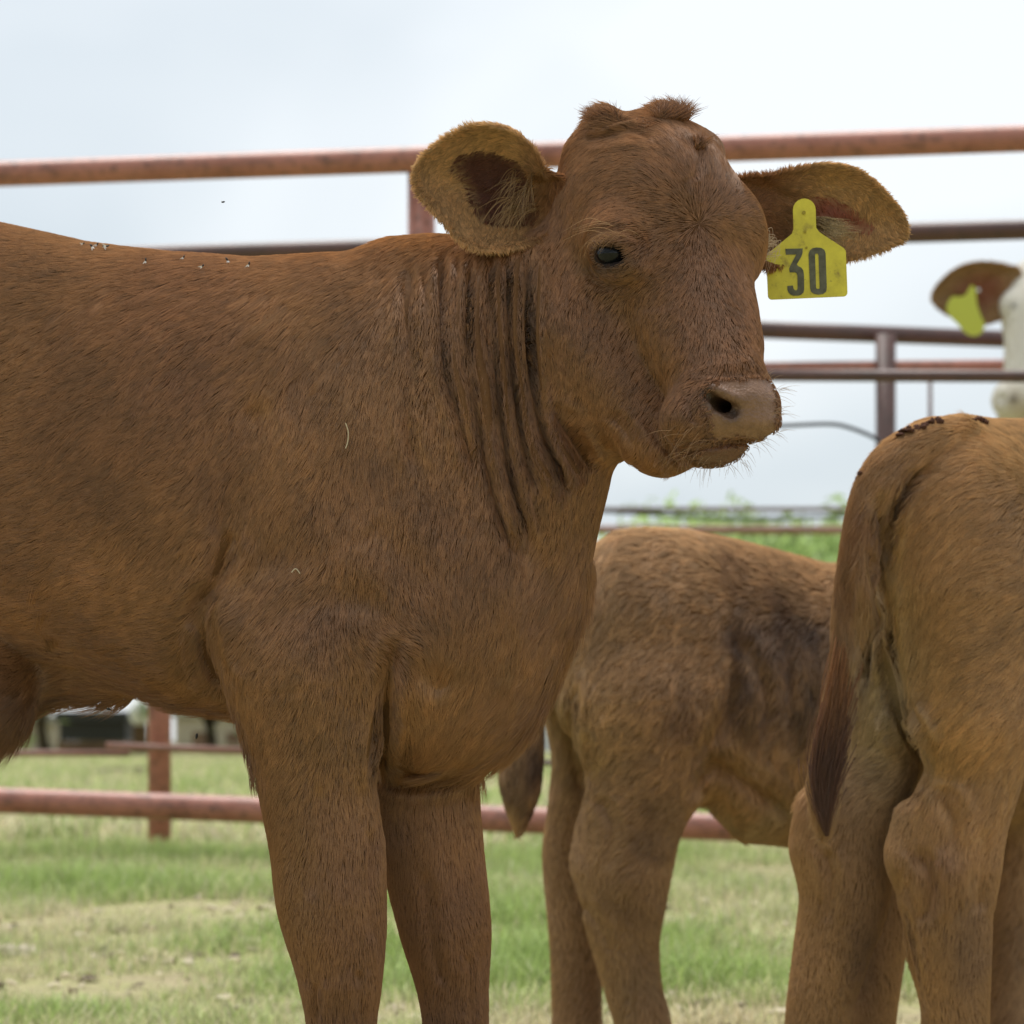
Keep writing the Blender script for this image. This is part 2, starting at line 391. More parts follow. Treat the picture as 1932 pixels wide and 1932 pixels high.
def grow(P, N, dx, dz, length, lift, clump=14., cs=.45, seed=3, m=4, wav=.22, curl=.0, dw=None, legs=0.):
    """strands in beast units: root P, normal N, image direction (dx right, dz up)"""
    r = np.random.default_rng(seed); n = len(P)
    T = np.stack([dx, np.zeros(n) if dw is None else dw, dz], -1).astype(f32)
    T /= np.linalg.norm(T, axis=1)[:, None] + 1e-9
    T = T - (T * N).sum(1)[:, None] * N; tl = np.linalg.norm(T, axis=1)[:, None]; T = T / (tl + 1e-6)
    B = np.cross(N, T)
    a = wav * (1.3 * fbm(P, seed + 5, .03) + .7 * fbm(P, seed + 6, .10)) + .08 * r.normal(size=n)
    T = T * np.cos(a)[:, None] + B * np.sin(a)[:, None]
    RT = np.array([[.36, .48, -.8], [-.8, .6, 0], [.48, .64, .6]], dtype=f32); cell = np.floor((P @ RT + 7 * np.stack([fbm(P, seed + 8, .09), fbm(P, seed + 9, .09), fbm(P, seed + 10, .09)], -1)) / clump).astype(np.int64)
    key = (cell[:, 0] * 73856093) ^ (cell[:, 1] * 19349663) ^ (cell[:, 2] * 83492791)
    uq, inv = np.unique(key, return_inverse=True)
    cen = np.stack([np.bincount(inv, P[:, i]) for i in range(3)], -1) / np.bincount(inv)[:, None]
    L = (length * r.uniform(.65, 1.2, n)).astype(f32); lf = lift * r.uniform(.5, 1.3, n) + .05 * (1 - legs) * (r.random(len(uq))[inv] - .3)
    ca = r.normal(size=len(uq))[inv] * wav * .6 * (1 - legs); T2 = T * np.cos(ca)[:, None] + B * np.sin(ca)[:, None]
    toc = cen[inv] - P; toc = toc - (toc * N).sum(1)[:, None] * N
    out = np.zeros((n, m, 3), dtype=f32)
    for j in range(m):
        t = j / (m - 1)
        out[:, j] = P + (T * (1 - t) + T2 * t) * (L * t)[:, None] + N * (L * lf * (t * 1.5 - .75 * t * t) - .5)[:, None] + toc * (cs * t ** 1.3)
        if curl: out[:, j] += B * (np.sin(t * 5 + r.random(len(uq))[inv] * 6) * L * curl * t)[:, None]
    return out, L, key

BR = np.array([.262, .116, .046], dtype=f32)   # red brown hair
GD = np.array([.43, .225, .08], dtype=f32)    # tan hair

# ------------------------------------------------------------------ main calf
def head_frame(psi, W):
    c, s_ = math.cos(psi), math.sin(psi)
    def T(l, f, h): return (W[0] + l * c + f * s_, W[1] - h, W[2] - l * s_ + f * c)
    Lx = np.array([c, -s_, 0]); Fx = np.array([s_, c, 0]); Ux = np.array([0, 0, 1.])
    return T, Lx, Fx, Ux
def frame(Lx, Fx, Ux, pitch):
    """rows: lateral, axis along the face (down-forward), normal of the face; pitch = degrees the face axis dips"""
    a = math.radians(pitch); A = Fx * math.cos(a) - Ux * math.sin(a); Nn = Fx * math.sin(a) + Ux * math.cos(a)
    return np.array([Lx, A, Nn])

def main_shape():
    b = Beast(DC)
    # trunk, slanting towards the viewer at the front
    b.torso([(-760, 450, 1190, 150, -560), (-560, 405, 1240, 225, -500), (-300, 408, 1250, 262, -400), (0, 426, 1235, 268, -290), (180, 466, 1262, 265, -215), (330, 484, 1318, 255, -150), (480, 492, 1350, 246, -90), (640, 482, 1385, 232, -30), (800, 470, 1420, 200, 40)], 40, 2.2)
    b.elb((650, 860, 20), (190, 330, 178), 60)                         # shoulder
    b.elb((740, 1110, 20), (225, 300, 200), 60)
    b.elb((895, 1080, 62), (188, 330, 172), 60)                        # chest
    b.elb((850, 1290, 30), (140, 165, 130), 60)                        # brisket
    b.cone((940, 1120, 65), 130, (875, 1290, 45), 108, 50)
    b.cone((1060, 590, 190), 165, (830, 830, 60), 300, 60, .60)             # neck
    b.cone((1075, 760, 190), 110, (925, 1050, 75), 188, 50, .78)            # throat side
    b.cone((930, 530, 120), 75, (760, 540, 20), 70, 60)                # crest
    # near foreleg
    b.elb((590, 1210, 120), (165, 130, 105), 55)
    b.chain([(582, 1290, 120, 140), (596, 1400, 115, 122), (602, 1500, 112, 108), (617, 1600, 112, 104), (625, 1700, 112, 100), (638, 1800, 112, 83), (643, 1870, 110, 71), (645, 1932, 108, 62), (648, 2080, 104, 56), (650, 2180, 104, 60)], 14, 40, .82)
    b.chain([(650, 2180, 104, 60), (668, 2270, 118, 56), (680, 2335, 128, 74)], 14, 14)
    # far foreleg
    b.chain([(830, 1330, -60, 105), (803, 1450, -75, 98), (815, 1600, -80, 94), (838, 1740, -82, 84), (853, 1850, -84, 66), (860, 1932, -86, 59), (866, 2080, -88, 54), (868, 2180, -88, 58), (884, 2270, -74, 54), (896, 2335, -64, 72)], 14, 45, .85)
    # hind legs and the stifle at the left edge
    b.elb((-330, 900, -330), (260, 420, 190), 60)
    b.cone((-190, 1180, -260), 190, (-60, 1290, -230), 118, 50)
    b.cone((-60, 1290, -230), 118, (-250, 1500, -240), 105, 40)
    b.chain([(-250, 1500, -240, 105), (-420, 1700, -250, 82), (-430, 1760, -250, 76), (-410, 2100, -250, 52), (-400, 2200, -250, 56), (-370, 2330, -235, 72)], 14, 30)
    b.chain([(-300, 1250, -560, 150), (-360, 1500, -570, 100), (-520, 1720, -580, 80), (-520, 1780, -580, 74), (-500, 2100, -580, 52), (-490, 2200, -580, 56), (-460, 2330, -560, 70)], 14, 50)
    b.cone((40, 1230, -330), 90, (200, 1270, -260), 50, 60)
    b.chain([(-820, 480, -600, 60), (-900, 620, -620, 40), (-905, 1100, -610, 28), (-900, 1500, -610, 40), (-900, 1640, -610, 12)], 12, 30)
    # head
    T, Lx, Fx, Ux = head_frame(math.radians(38), (1320, 420, 335))
    F1 = frame(Lx, Fx, Ux, 50)
    b.ell(T(0, -165, 5), (168, 205, 184), 45, F1)                      # skull
    b.ell(T(0, -168, 136), (142, 66, 48), 40)                          # poll
    b.ell(T(0, -95, 40), (105, 95, 105), 45)
    b.ell(T(-138, -75, -42), (52, 78, 60), 40, F1)                     # orbits
    b.ell(T(126, -75, -28), (54, 88, 82), 60, F1); b.cone(T(108, -60, -60), 52, T(50, 20, -200), 36, 40)
    b.cone(T(0, -95, -90), 118, T(0, 58, -300), 86, 45)                # face
    b.cone(T(0, -30, -60), 62, T(0, 92, -290), 52, 30)                 # nasal bridge
    b.cone(T(52, -15, -110), 56, T(40, 50, -230), 50, 30)
    b.ell(T(0, 68, -345), (92, 92, 70), 30)                            # muzzle
    b.ell(T(2, 94, -345), (88, 76, 46), 22); b.ell(T(4, 104, -378), (84, 66, 34), 20); b.ell(T(-70, 40, -370), (40, 66, 44), 24)
    b.ell(T(-52, 82, -345), (46, 58, 55), 24); b.ell(T(50, 90, -350), (44, 55, 55), 24)
    b.ell(T(0, 32, -425), (66, 88, 34), 16)                            # lower lip
    b.ell(T(-30, -62, -425), (50, 58, 46), 20)                         # chin lump
    b.cone(T(-84, -235, -215), 125, T(-34, -100, -388), 74, 45)        # jaw
    b.cone(T(70, -235, -215), 115, T(30, -90, -380), 70, 45)
    b.ell(T(-30, -215, -350), (95, 95, 85), 45)
    b.ell(T(0, -250, -120), (150, 180, 190), 50)
    # horn bud tufts
    b.elb((1146, 234, 205), (30, 18, 26), 14); b.elb((1268, 228, 190), (28, 16, 24), 12)
    # nostrils, mouth
    w1 = b.surf(1338, 746); w2 = b.surf(1372, 770)
    b.cone((1337, 745, w1), 10, (1378, 773, w2 - 2), 17, 6, sub=True)
    b.cone((1356, 762, (w1 + w2) / 2 - 10), 17, (1392, 768, w2 - 80), 18, 5, sub=True)
    b.eye_w = b.surf(1153, 481); b.elb((1154, 480, b.eye_w - 4), (29, 18, 23), 5, sub=True)
    # folds: polyline, depth, width, only where w >
    N = -60
    cr = b.creases
    cr += [([(777, 480), (773, 600), (778, 700), (772, 800), (785, 900)], 12.3, 14.1, N),
           ([(803, 500), (806, 590), (812, 680)], 6.9, 8.6, N),
           ([(837, 475), (835, 560), (838, 640), (850, 740), (880, 830), (905, 900)], 20.5, 10.7, N),
           ([(862, 480), (862, 560), (866, 650), (876, 730)], 8.2, 8.6, N),
           ([(890, 480), (888, 560), (885, 640), (890, 720), (905, 830), (935, 940), (955, 1020)], 22.0, 9.7, N),
           ([(908, 480), (910, 560), (918, 640), (922, 720)], 9.6, 7.5, N),
           ([(931, 480), (928, 560), (934, 660), (942, 760), (955, 860), (975, 960), (1000, 1040)], 26.0, 9.7, N),
           ([(962, 480), (960, 560), (962, 650), (972, 750), (990, 850), (1012, 930)], 23.4, 9.7, N),
           ([(1002, 470), (999, 560), (999, 650), (1006, 740), (1022, 810), (1050, 880), (1075, 930)], 30.2, 11.9, N),
           ([(1040, 760), (1062, 800), (1092, 850), (1112, 890)], 13.7, 15.1, N),
           ([(860, 800), (905, 900), (950, 1000), (990, 1060)], 7, 12, N),
           ([(490, 745), (478, 820), (462, 890), (440, 960), (425, 1040), (410, 1100)], 9, 34, -200),
           ([(437, 1000), (425, 1050), (405, 1100), (372, 1140), (358, 1190)], 15, 19, -200),
           ([(395, 1100), (388, 1170), (395, 1240), (425, 1300)], 12, 16, -200),
           ([(480, 1220), (530, 1170), (600, 1142), (700, 1140), (745, 1160)], 4, 32, -60),
           ([(750, 1190), (738, 1250), (728, 1330), (716, 1420), (712, 1500)], 20, 16, -60),
           ([(745, 1200), (790, 1260), (850, 1300)], 6, 26, -60),
           ([(715, 1475), (800, 1478), (890, 1450)], 7, 15, -200),
           ([(690, 990), (760, 1060), (800, 1130)], 5, 40, -60),
           ([(960, 850), (975, 980), (1000, 1100), (1000, 1200)], 8, 32, -60),
           ([(905, 880), (930, 1000), (940, 1110)], 5, 22, -60),
           ([(604, 1480), (592, 1600), (588, 1700)], 6, 14, -60), ([(676, 1830), (680, 1940)], 6, 9, -60), ([(598, 1850), (604, 2000)], 5, 9, -60), ([(800, 1640), (815, 1760), (836, 1860)], 6, 12, -300), ([(700, 1560), (692, 1680), (700, 1780)], 5, 12, -60), ([(884, 1800), (888, 1940)], 5, 8, -300),
           # cheek and jaw
           ([(1075, 770), (1098, 815), (1112, 850), (1108, 885)], 4, 12, 60),
           ([(1150, 775), (1185, 812), (1203, 850), (1205, 890)], 5, 11, 60),
           ([(1215, 780), (1245, 828), (1268, 862), (1285, 885)], 5, 10, 60),
           ([(1258, 838), (1290, 850), (1345, 842), (1392, 834), (1445, 838)], 10, 6, 60), ([(1258, 838), (1272, 862), (1290, 880)], 5, 8, 60),
           ([(1300, 733), (1335, 712), (1385, 705), (1440, 702)], 2, 10, 60),
           ([(1310, 720), (1302, 760), (1316, 800)], 4, 9, 60),
           # eye: fold above, hollow in front
           ([(1098, 470), (1120, 445), (1155, 434), (1195, 446), (1215, 470)], 4, 10, 60),
           ([(1105, 500), (1125, 530), (1160, 540), (1195, 525)], 2.5, 9, 60),
           ([(1235, 480), (1240, 530), (1238, 590)], 3, 34, 60),
           ([(1395, 480), (1408, 540), (1398, 600)], 2, 16, 60),
           ([(1105, 262), (1150, 258), (1190, 250), (1230, 262)], 6, 10, 60),
           ([(1300, 262), (1318, 300), (1312, 340)], 4, 10, 60)]
    b.bumps += [((455, 920), (66, 170), -14, -9, -200), ((570, 880), (70, 210), -10, 9, -200), ((800, 700), (60, 160), -8, -8, -60), ((290, 760), (90, 200), -14, 8, -300), ((250, 1120), (160, 60), 0, 8, -300), ((330, 640), (120, 50), 10, 5, -300), ((690, 1040), (46, 60), 20, 8, -60), ((540, 1330), (30, 90), 5, -6, -60), ((600, 1330), (34, 90), 0, 7, -60), ((560, 1640), (14, 90), 4, -7, -60), ((690, 1620), (14, 80), 0, -5, -60), ((648, 1870), (50, 22), 0, 5, -60), ((648, 1700), (46, 30), 0, 4, -60), ((830, 1650), (18, 90), 10, 6, -200), ((880, 1840), (20, 30), 0, 5, -200), ((1010, 990), (34, 140), 10, -14, -60), ((880, 1180), (60, 90), 0, 6, -60), ((1152, 458), (38, 10), -4, 7, 60), ((1150, 503), (34, 7), 6, 3, 60), ((1200, 505), (16, 12), 0, 4, 60),
                ((600, 1230), (110, 70), 20, 6, -60), ((560, 1000), (90, 140), 10, 10, -60), ((720, 900), (60, 160), 0, 8, -60),
                ((640, 1790), (70, 60), 0, 5, -60), ((860, 1770), (50, 60), 0, 6, -200),
                ((1368, 742), (32, 8), -24, 8, 60), ((1345, 800), (16, 30), 0, 4, 60), ((1290, 800), (26, 36), 0, 6, 60), ((1315, 262), (12, 26), 60, 6, 60), ((1165, 240), (40, 8), 15, 9, 60),
                ((1120, 650), (80, 110), 20, 6, 60), ((420, 1170), (35, 50), 0, 12, -200), ((300, 900), (160, 200), 0, 12, -400),
                ((750, 1210), (20, 24), 30, 10, -60), ((1410, 745), (28, 18), 0, 4, 60)]
    return b
b = main_shape()
b.build((-1980, -680, -990), (640, 620, 1260), 8)
print('main mesh', len(b.V), len(b.Q), time.time() - T0)
calf = root('calf', (0, DC, 0))
tag(calf, 'large red-brown calf in front, head turned to the viewer, yellow tag 30 in its ear', 'calf')
PAD = smooth_line([(1338, 728), (1362, 712), (1400, 708), (1440, 704), (1462, 716), (1472, 760), (1470, 822), (1444, 836), (1400, 832), (1352, 838), (1334, 812), (1338, 790), (1322, 762), (1322, 742)], 4, True)
LIP = [(1290, 850), (1345, 840), (1400, 832), (1446, 836), (1420, 860), (1380, 884), (1320, 884)]
def spots(u, v, w, col, lst, warp=12.):
    Q_ = np.stack([u, v, w], -1).astype(f32); u = u + warp * fbm(Q_, 71, .035) + warp * .6 * fbm(Q_, 72, .09); v = v + warp * fbm(Q_, 73, .035) + warp * .6 * fbm(Q_, 74, .09)
    for su, sv, ru, rv, c, a in lst:
        m = np.exp(-((u - su) / ru) ** 2 - ((v - sv) / rv) ** 2) * a
        col = col * (1 - m[:, None]) + np.array(c) * m[:, None]
    return col
def coat_col(bst, P, base, gold, lst=(), seed=11, amt=1.0):
    u, v, w = bst.uvw(P)
    n1 = fbm(P, seed, .007); n2 = fbm(P, seed + 1, .03)
    g = np.clip(.16 + .20 * n1 + .06 * n2, 0, 1)[:, None] * amt
    c = base * (1 - g) + gold * g
    return spots(u, v, w, c * (1 + .10 * n2[:, None] + .08 * fbm(P, seed + 3, .011)[:, None]), lst, 34. if bst.D > 3.8 else 8.)
DK = (.10, .045, .022); TAN = (.40, .23, .10)
MAIN_SPOTS = [(1000, 590, 50, 160, (.30, .145, .045), .5), (1190, 700, 120, 110, (.27, .125, .045), .4), (640, 1400, 90, 110, (.30, .15, .045), .55),
              (100, 560, 140, 120, (.29, .135, .045), .5), (1200, 505, 26, 22, (.42, .2, .07), .55), (1152, 484, 42, 27, (.04, .02, .012), .8), (1140, 505, 36, 9, (.05, .022, .014), .7),
              (1330, 790, 40, 70, (.22, .11, .07), .6), (760, 455, 120, 14, (.36, .15, .04), .6), (620, 480, 120, 10, (.34, .14, .04), .5),  # thin orange strips on the back line: backlight put into the hair colour
              (560, 1640, 50, 200, (.29, .15, .05), .4), (1175, 520, 70, 70, (.20, .09, .035), .3), (30, 1330, 160, 90, (.13, .06, .03), .6)]  # last entry darkens the belly's underside, shade put into the colour
u_, v_, w_ = b.uvw(b.V)
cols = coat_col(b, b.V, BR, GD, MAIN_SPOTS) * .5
pad_m = inpoly(u_, v_, PAD) & (w_ > 200); lip_m = inpoly(u_, v_, LIP) & (w_ > 200)
cols[pad_m] = (.225, .120, .068)
cols[lip_m] = (.135, .058, .032)
nos = np.exp(-(segdist(u_, v_, [(1334, 742), (1350, 762), (1384, 780)]) / 17) ** 2)[:, None] * (w_ > 200)[:, None]; cols = cols * (1 - nos * .85) + np.array((.02, .013, .01)) * nos * .85  # nostril cavity painted dark, its shade carried by the vertex colour
eye_m = (((u_ - 1153) / 33) ** 2 + ((v_ - 482) / 22) ** 2 < 1) & (w_ > 200)
cols[eye_m] = (.02, .012, .01)
body = mesh_np('body', b.world(b.V), b.Q, M_SKIN, calf, cols=cols)
body.data.materials.append(M_NOSE)
mi = np.zeros(len(b.Q), dtype=np.int32); mi[(pad_m | lip_m)[b.Q].any(1)] = 1; body.data.polygons.foreach_set('material_index', mi)
# hair of the coat
HEADP = [(1000, 470), (1030, 320), (1080, 240), (1150, 180), (1300, 180), (1400, 270), (1500, 420), (1480, 600), (1500, 900), (1280, 930), (1175, 900), (1110, 870), (1060, 800), (1010, 720), (998, 600)]
CTRL = [(30, 440, 190, 30), (300, 500, 195, 34), (550, 490, 200, 32), (720, 480, 215, 30), (0, 600, 200, 34), (0, 900, 205, 36), (0, 1150, 205, 36), (200, 650, 215, 34),
        (180, 900, 215, 36), (180, 1150, 200, 36), (380, 700, 228, 32), (340, 950, 222, 34), (300, 1200, 205, 36), (440, 1000, 240, 34), (400, 560, 215, 32), (560, 620, 238, 30),
        (600, 760, 248, 30), (520, 900, 240, 32), (650, 950, 255, 30), (560, 1100, 235, 30), (700, 1120, 268, 28), (440, 1150, 225, 34), (400, 1250, 235, 38), (500, 1260, 245, 30),
        (620, 1250, 262, 26), (740, 1200, 330, 24), (790, 1300, 280, 32), (760, 640, 260, 28), (780, 850, 265, 30), (850, 620, 262, 26), (900, 800, 266, 26), (960, 620, 268, 24), (980, 850, 262, 26),
        (900, 1000, 266, 30), (1000, 1000, 258, 32), (1080, 1000, 262, 32), (1050, 1150, 245, 42), (950, 1200, 255, 40), (850, 1250, 258, 38), (960, 1320, 235, 50), (850, 1430, 235, 50),
        (600, 1400, 262, 26), (520, 1450, 235, 34), (680, 1450, 272, 24), (610, 1600, 265, 24), (540, 1600, 240, 30), (640, 1780, 268, 20), (700, 1860, 268, 26), (645, 1930, 268, 20),
        (800, 1550, 275, 28), (880, 1550, 280, 26), (840, 1750, 270, 22), (860, 1930, 268, 20), (200, 1320, 200, 55), (350, 1340, 230, 50), (60, 1280, 190, 50), (20, 1400, 240, 60)]
HCTRL = [(1300, 280, 110, 26), (1210, 260, 175, 34), (1150, 300, 185, 28), (1100, 350, 215, 28), (1250, 330, 130, 26), (1360, 300, 70, 24), (1390, 380, 30, 22), (1060, 400, 245, 26), (1240, 400, 168, 24), (1160, 420, 185, 22),
         (1320, 395, 90, 18), (1290, 420, 180, 16), (1350, 420, 0, 16), (1320, 450, 270, 16), (1390, 440, 345, 20), (1260, 480, 215, 20), (1290, 540, 250, 22), (1350, 540, 275, 22), (1395, 520, 285, 20),
         (1060, 500, 262, 24), (1090, 600, 262, 24), (1030, 650, 265, 26), (1150, 620, 245, 22), (1200, 700, 238, 22), (1100, 720, 255, 24), (1240, 600, 235, 20), (1320, 650, 258, 20), (1390, 640, 280, 16), (1250, 750, 225, 18),
         (1400, 690, 285, 10), (1320, 720, 215, 10), (1300, 790, 235, 12), (1180, 800, 225, 22), (1120, 830, 230, 24), (1240, 860, 250, 26), (1280, 890, 262, 26), (1200, 885, 200, 22), (1215, 520, 215, 12), (1153, 450, 165, 12), (1153, 515, 200, 10)]
def coat(bst, n, ctrl, base, gold, lst, name, parent, seed=21, headp=None, hctrl=None, scale=1.0, bald=None, clump=12., lift=.065, wav=.13, extra=None, curl=.015, rad=.5):
    def wf(c, nn):
        u, v, w = bst.uvw(c)
        face = np.clip(nn[:, 1] + .45, .12, 1)
        out = (u < -60) | (u > 2000) | (v > 1990)
        k = np.where(out, .25, 1.) * face
        if bald is not None: k = np.where(bald(u, v, w), 0.0, k)
        if headp is not None: k = np.where(inpoly(u, v, headp) & (nn[:, 1] > -.1), k * 1.5, k)
        return k
    P, N = scatter(bst.V, bst.Q, bst.N, n, wf, seed)
    u, v, w = bst.uvw(P)
    dx, dz, ln = comb(ctrl, u, v)
    if headp is not None:
        hm = inpoly(u, v, headp) & (w > 20); hx, hz, hl = comb(hctrl, u[hm], v[hm]); dx[hm] = hx; dz[hm] = hz; ln[hm] = hl
    ln = ln * scale
    if extra is not None: ln, lift = extra(u, v, w, N, ln, lift)
    lgc = np.clip((v - 1450) / 150, 0, 1); PT, L, key = grow(P, N, dx, dz, ln, lift, clump, (.24 * (1 - .8 * lgc))[:, None], seed + 1, 4, wav, curl, legs=lgc)
    lfv = np.broadcast_to(np.asarray(lift, dtype=f32), (n,))
    for j in (1, 2, 3):     # let each hair follow the curve of the hide instead of piercing it
        t = j / 3; q_ = PT[:, j]; f = bst.field(q_) + bst.detail(q_)
        want = L * lfv * (t * 1.5 - .75 * t * t) + 1.8 + .5 * j
        dn = np.where(lfv > .2, 0., -4.); PT[:, j] = q_ + N * np.clip((want - f) * .95, dn, 32)[:, None]
    col = coat_col(bst, P, base, gold, lst)
    r = np.random.default_rng(seed + 2); kr = (np.abs(key) % 997) / 997.
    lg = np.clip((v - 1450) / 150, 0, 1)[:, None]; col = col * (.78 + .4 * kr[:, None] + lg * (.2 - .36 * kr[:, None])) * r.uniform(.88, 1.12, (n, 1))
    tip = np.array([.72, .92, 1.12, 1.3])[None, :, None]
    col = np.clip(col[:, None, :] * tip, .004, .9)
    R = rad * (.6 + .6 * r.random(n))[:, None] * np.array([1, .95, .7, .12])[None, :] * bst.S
    n_, m_, _ = PT.shape
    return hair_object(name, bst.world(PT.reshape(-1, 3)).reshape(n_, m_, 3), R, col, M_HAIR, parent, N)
def bald_main(u, v, w):
    q = 9 + 6 * np.sin(u * 1.7) * np.sin(v * 1.3); ring = np.minimum(segdist(u, v, PAD + PAD[:1]), segdist(u, v, LIP + LIP[:1]))
    return (((inpoly(u, v, PAD) | inpoly(u, v, LIP)) & (ring > q)) | (((u - 1153) / 33) ** 2 + ((v - 481) / 22) ** 2 < 1)) & (w > 200)
def r_leg(u): return .75 + .6 * np.abs(np.sin(u * 12.9898) * 43758.5 % 1.)
def extra_main(u, v, w, N, ln, lift):
    lf = np.full(len(u), lift, dtype=f32)
    tuft = np.exp(-((u - 1150) / 34) ** 2 - ((v - 225) / 22) ** 2) + np.exp(-((u - 1270) / 30) ** 2 - ((v - 215) / 22) ** 2)
    lf += 1.0 * tuft; ln = ln * (1 + .1 * tuft)
    hm = np.exp(-((u - 1210) / 130) ** 2 - ((v - 265) / 60) ** 2); ln = ln * (1 - .2 * hm)
    nk = (u > 760) & (u < 1050) & (v < 1000); ln = np.where(nk, ln * .8, ln); lf = np.where(nk, lf * .7, lf)
    pr_ = (inpoly(u, v, PAD) | inpoly(u, v, LIP)) & (w > 200); ln = np.where(pr_, 5., ln); lf = np.where(pr_, .3, lf)
    edge = np.clip(1 - np.abs(N[:, 1]) * 2.2, 0, 1)
    low = ((N[:, 2] < -.2) & (v > 1150) & (v < 1480)) | ((u > 900) & (v > 1050) & (v < 1450))
    lf += .35 * edge * low; ln = ln * (1 + .35 * edge * low); ln = np.where(v > 1560, ln * r_leg(u), ln)
    return ln, lf
coat(b, 430000, CTRL, BR, GD, MAIN_SPOTS, 'coat', body, 21, HEADP, HCTRL, bald=bald_main, extra=extra_main)
print('coat', time.time() - T0)

# ears
def make_ear(bst, outline, cen, w0, au, av, depth, thick, parent, skin, cav, cavc, rimc, backc, ndir, nh, name='ear', seed=5, outl=None, hl=1.0, tuft=None, blend=None):
    B = np.array(smooth_line(outline, 9, True)); n = len(B); m = 22
    C = np.array(cen); rows = []
    rr = np.concatenate([np.linspace(0.001, 1, m), [1.012, 1.0], np.linspace(.97, .001, m)])
    side = np.concatenate([np.zeros(m), [.5, 1], np.ones(m)])
    V = []
    for r, sd in zip(rr, side):
        uv = C + (B - C) * r
        w = w0 + au * (uv[:, 0] - C[0]) + av * (uv[:, 1] - C[1]) - depth * (1 - min(r, 1) ** 2.6) - thick * sd * (1.0 + .8 * (1 - min(r, 1)))
        ru = 5 * np.sin(np.arange(n) / n * 6.28 * 5 + r * 4) * (1 - r) * r * 2
        V.append(np.stack([uv[:, 0], uv[:, 1], w + ru], -1))
    V = np.array(V); k = len(rr)
    q = 1 - V[..., 2] * K
    U = np.stack([(V[..., 0] - 966) * q, V[..., 2], (1400 - V[..., 1]) * q], -1).reshape(-1, 3).astype(f32)
    i, j = np.meshgrid(np.arange(k - 1), np.arange(n), indexing='ij'); i = i.ravel(); j = j.ravel(); j2 = (j + 1) % n
    Q = np.stack([i * n + j, (i + 1) * n + j, (i + 1) * n + j2, i * n + j2], -1)
    uu, vv = V[..., 0].ravel(), V[..., 1].ravel(); sd = np.repeat(side, n); rf = np.repeat(rr, n)
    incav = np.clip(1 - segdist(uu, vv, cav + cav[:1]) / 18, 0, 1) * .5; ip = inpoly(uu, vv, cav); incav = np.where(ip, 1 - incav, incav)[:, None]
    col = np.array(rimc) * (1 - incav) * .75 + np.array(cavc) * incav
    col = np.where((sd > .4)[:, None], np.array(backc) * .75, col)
    if blend: bt = np.clip((uu - blend[0]) / (blend[1] - blend[0]), 0, 1)[:, None]; col = col * (1 - bt) + BR * .6 * bt
    ref = np.zeros_like(U); ref[:m * n, 1] = 1; ref[(m + 2) * n:, 1] = -1
    N = vertex_normals(U, Q, ref)
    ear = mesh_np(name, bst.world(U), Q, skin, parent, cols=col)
    # hair: inside, rim and back
    def wf(c, nn):
        u, v, w = bst.uvw(c); dens = np.where(inpoly(u, v, cav) & (nn[:, 1] > 0), .10, 1.)
        return dens * np.clip(nn[:, 1] + .6, .2, 1.2)
    P, NN = scatter(U, Q, N, nh, wf, seed); u, v, w = bst.uvw(P)
    dx, dz, ln = comb(ndir, u, v); ln *= hl
    rad_ = np.hypot(u - C[0], v - C[1]) + 1; rb = np.clip(1 - segdist(u, v, [tuple(x) for x in B] + [tuple(B[0])]) / 26, 0, 1)
    ox, oz = (u - C[0]) / rad_, -(v - C[1]) / rad_
    l_ = np.hypot(dx, dz) + 1e-6; dx = dx / l_ * (1 - .45 * rb) + ox * .75 * rb; dz = dz / l_ * (1 - .45 * rb) + oz * .75 * rb
    PT, L, key = grow(P, NN, dx, dz, ln * .52, .22 + .2 * rb, 9, .4, seed + 1, 4, .3, .05)
    inc = (inpoly(u, v, cav) & (NN[:, 1] > 0))[:, None]; bk = (NN[:, 1] < -.1)[:, None]
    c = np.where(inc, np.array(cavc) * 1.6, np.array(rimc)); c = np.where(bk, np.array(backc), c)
    if blend: bt = np.clip((u - blend[0]) / (blend[1] - blend[0]), 0, 1)[:, None]; c = c * (1 - bt) + BR * bt
    r = np.random.default_rng(seed + 2); c = c * r.uniform(.75, 1.2, (nh, 1)) * (.8 + .4 * ((np.abs(key) % 997) / 997.))[:, None]
    c = np.clip(c[:, None, :] * np.array([.8, 1, 1.2, 1.4])[None, :, None], .004, .95)
    R = .55 * (.6 + .6 * r.random(nh))[:, None] * np.array([1, .95, .7, .12])[None, :] * bst.S
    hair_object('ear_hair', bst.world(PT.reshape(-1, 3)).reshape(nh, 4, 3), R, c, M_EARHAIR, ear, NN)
    return ear
def uvline(bst, pts):
    P = np.array(pts, dtype=f32); q = 1 - P[:, 2] * K
    return bst.world(np.stack([(P[:, 0] - 966) * q, P[:, 2], (1400 - P[:, 1]) * q], -1))
def strands(bst, name, lines, rads, cols, parent, m=8, material=None):
    """lines: list of control polylines (u, v, w); resampled smoothly"""
    out = []
    for l in lines:
        s_ = np.array(smooth_line(l, 6)); t = np.linspace(0, len(s_) - 1, m); i = np.clip(t.astype(int), 0, len(s_) - 2); f = (t - i)[:, None]
        out.append(uvline(bst, s_[i] * (1 - f) + s_[i + 1] * f))
    PT = np.array(out, dtype=f32); taper = np.linspace(1, .15, m)[None, :]
    return hair_object(name, PT, np.array(rads)[:, None] * taper * bst.S, np.array(cols, dtype=f32), material or M_STRAND, parent)
RIM = (.54, .335, .16)  # tan rim fur, lightened in colour for the glow through its edge
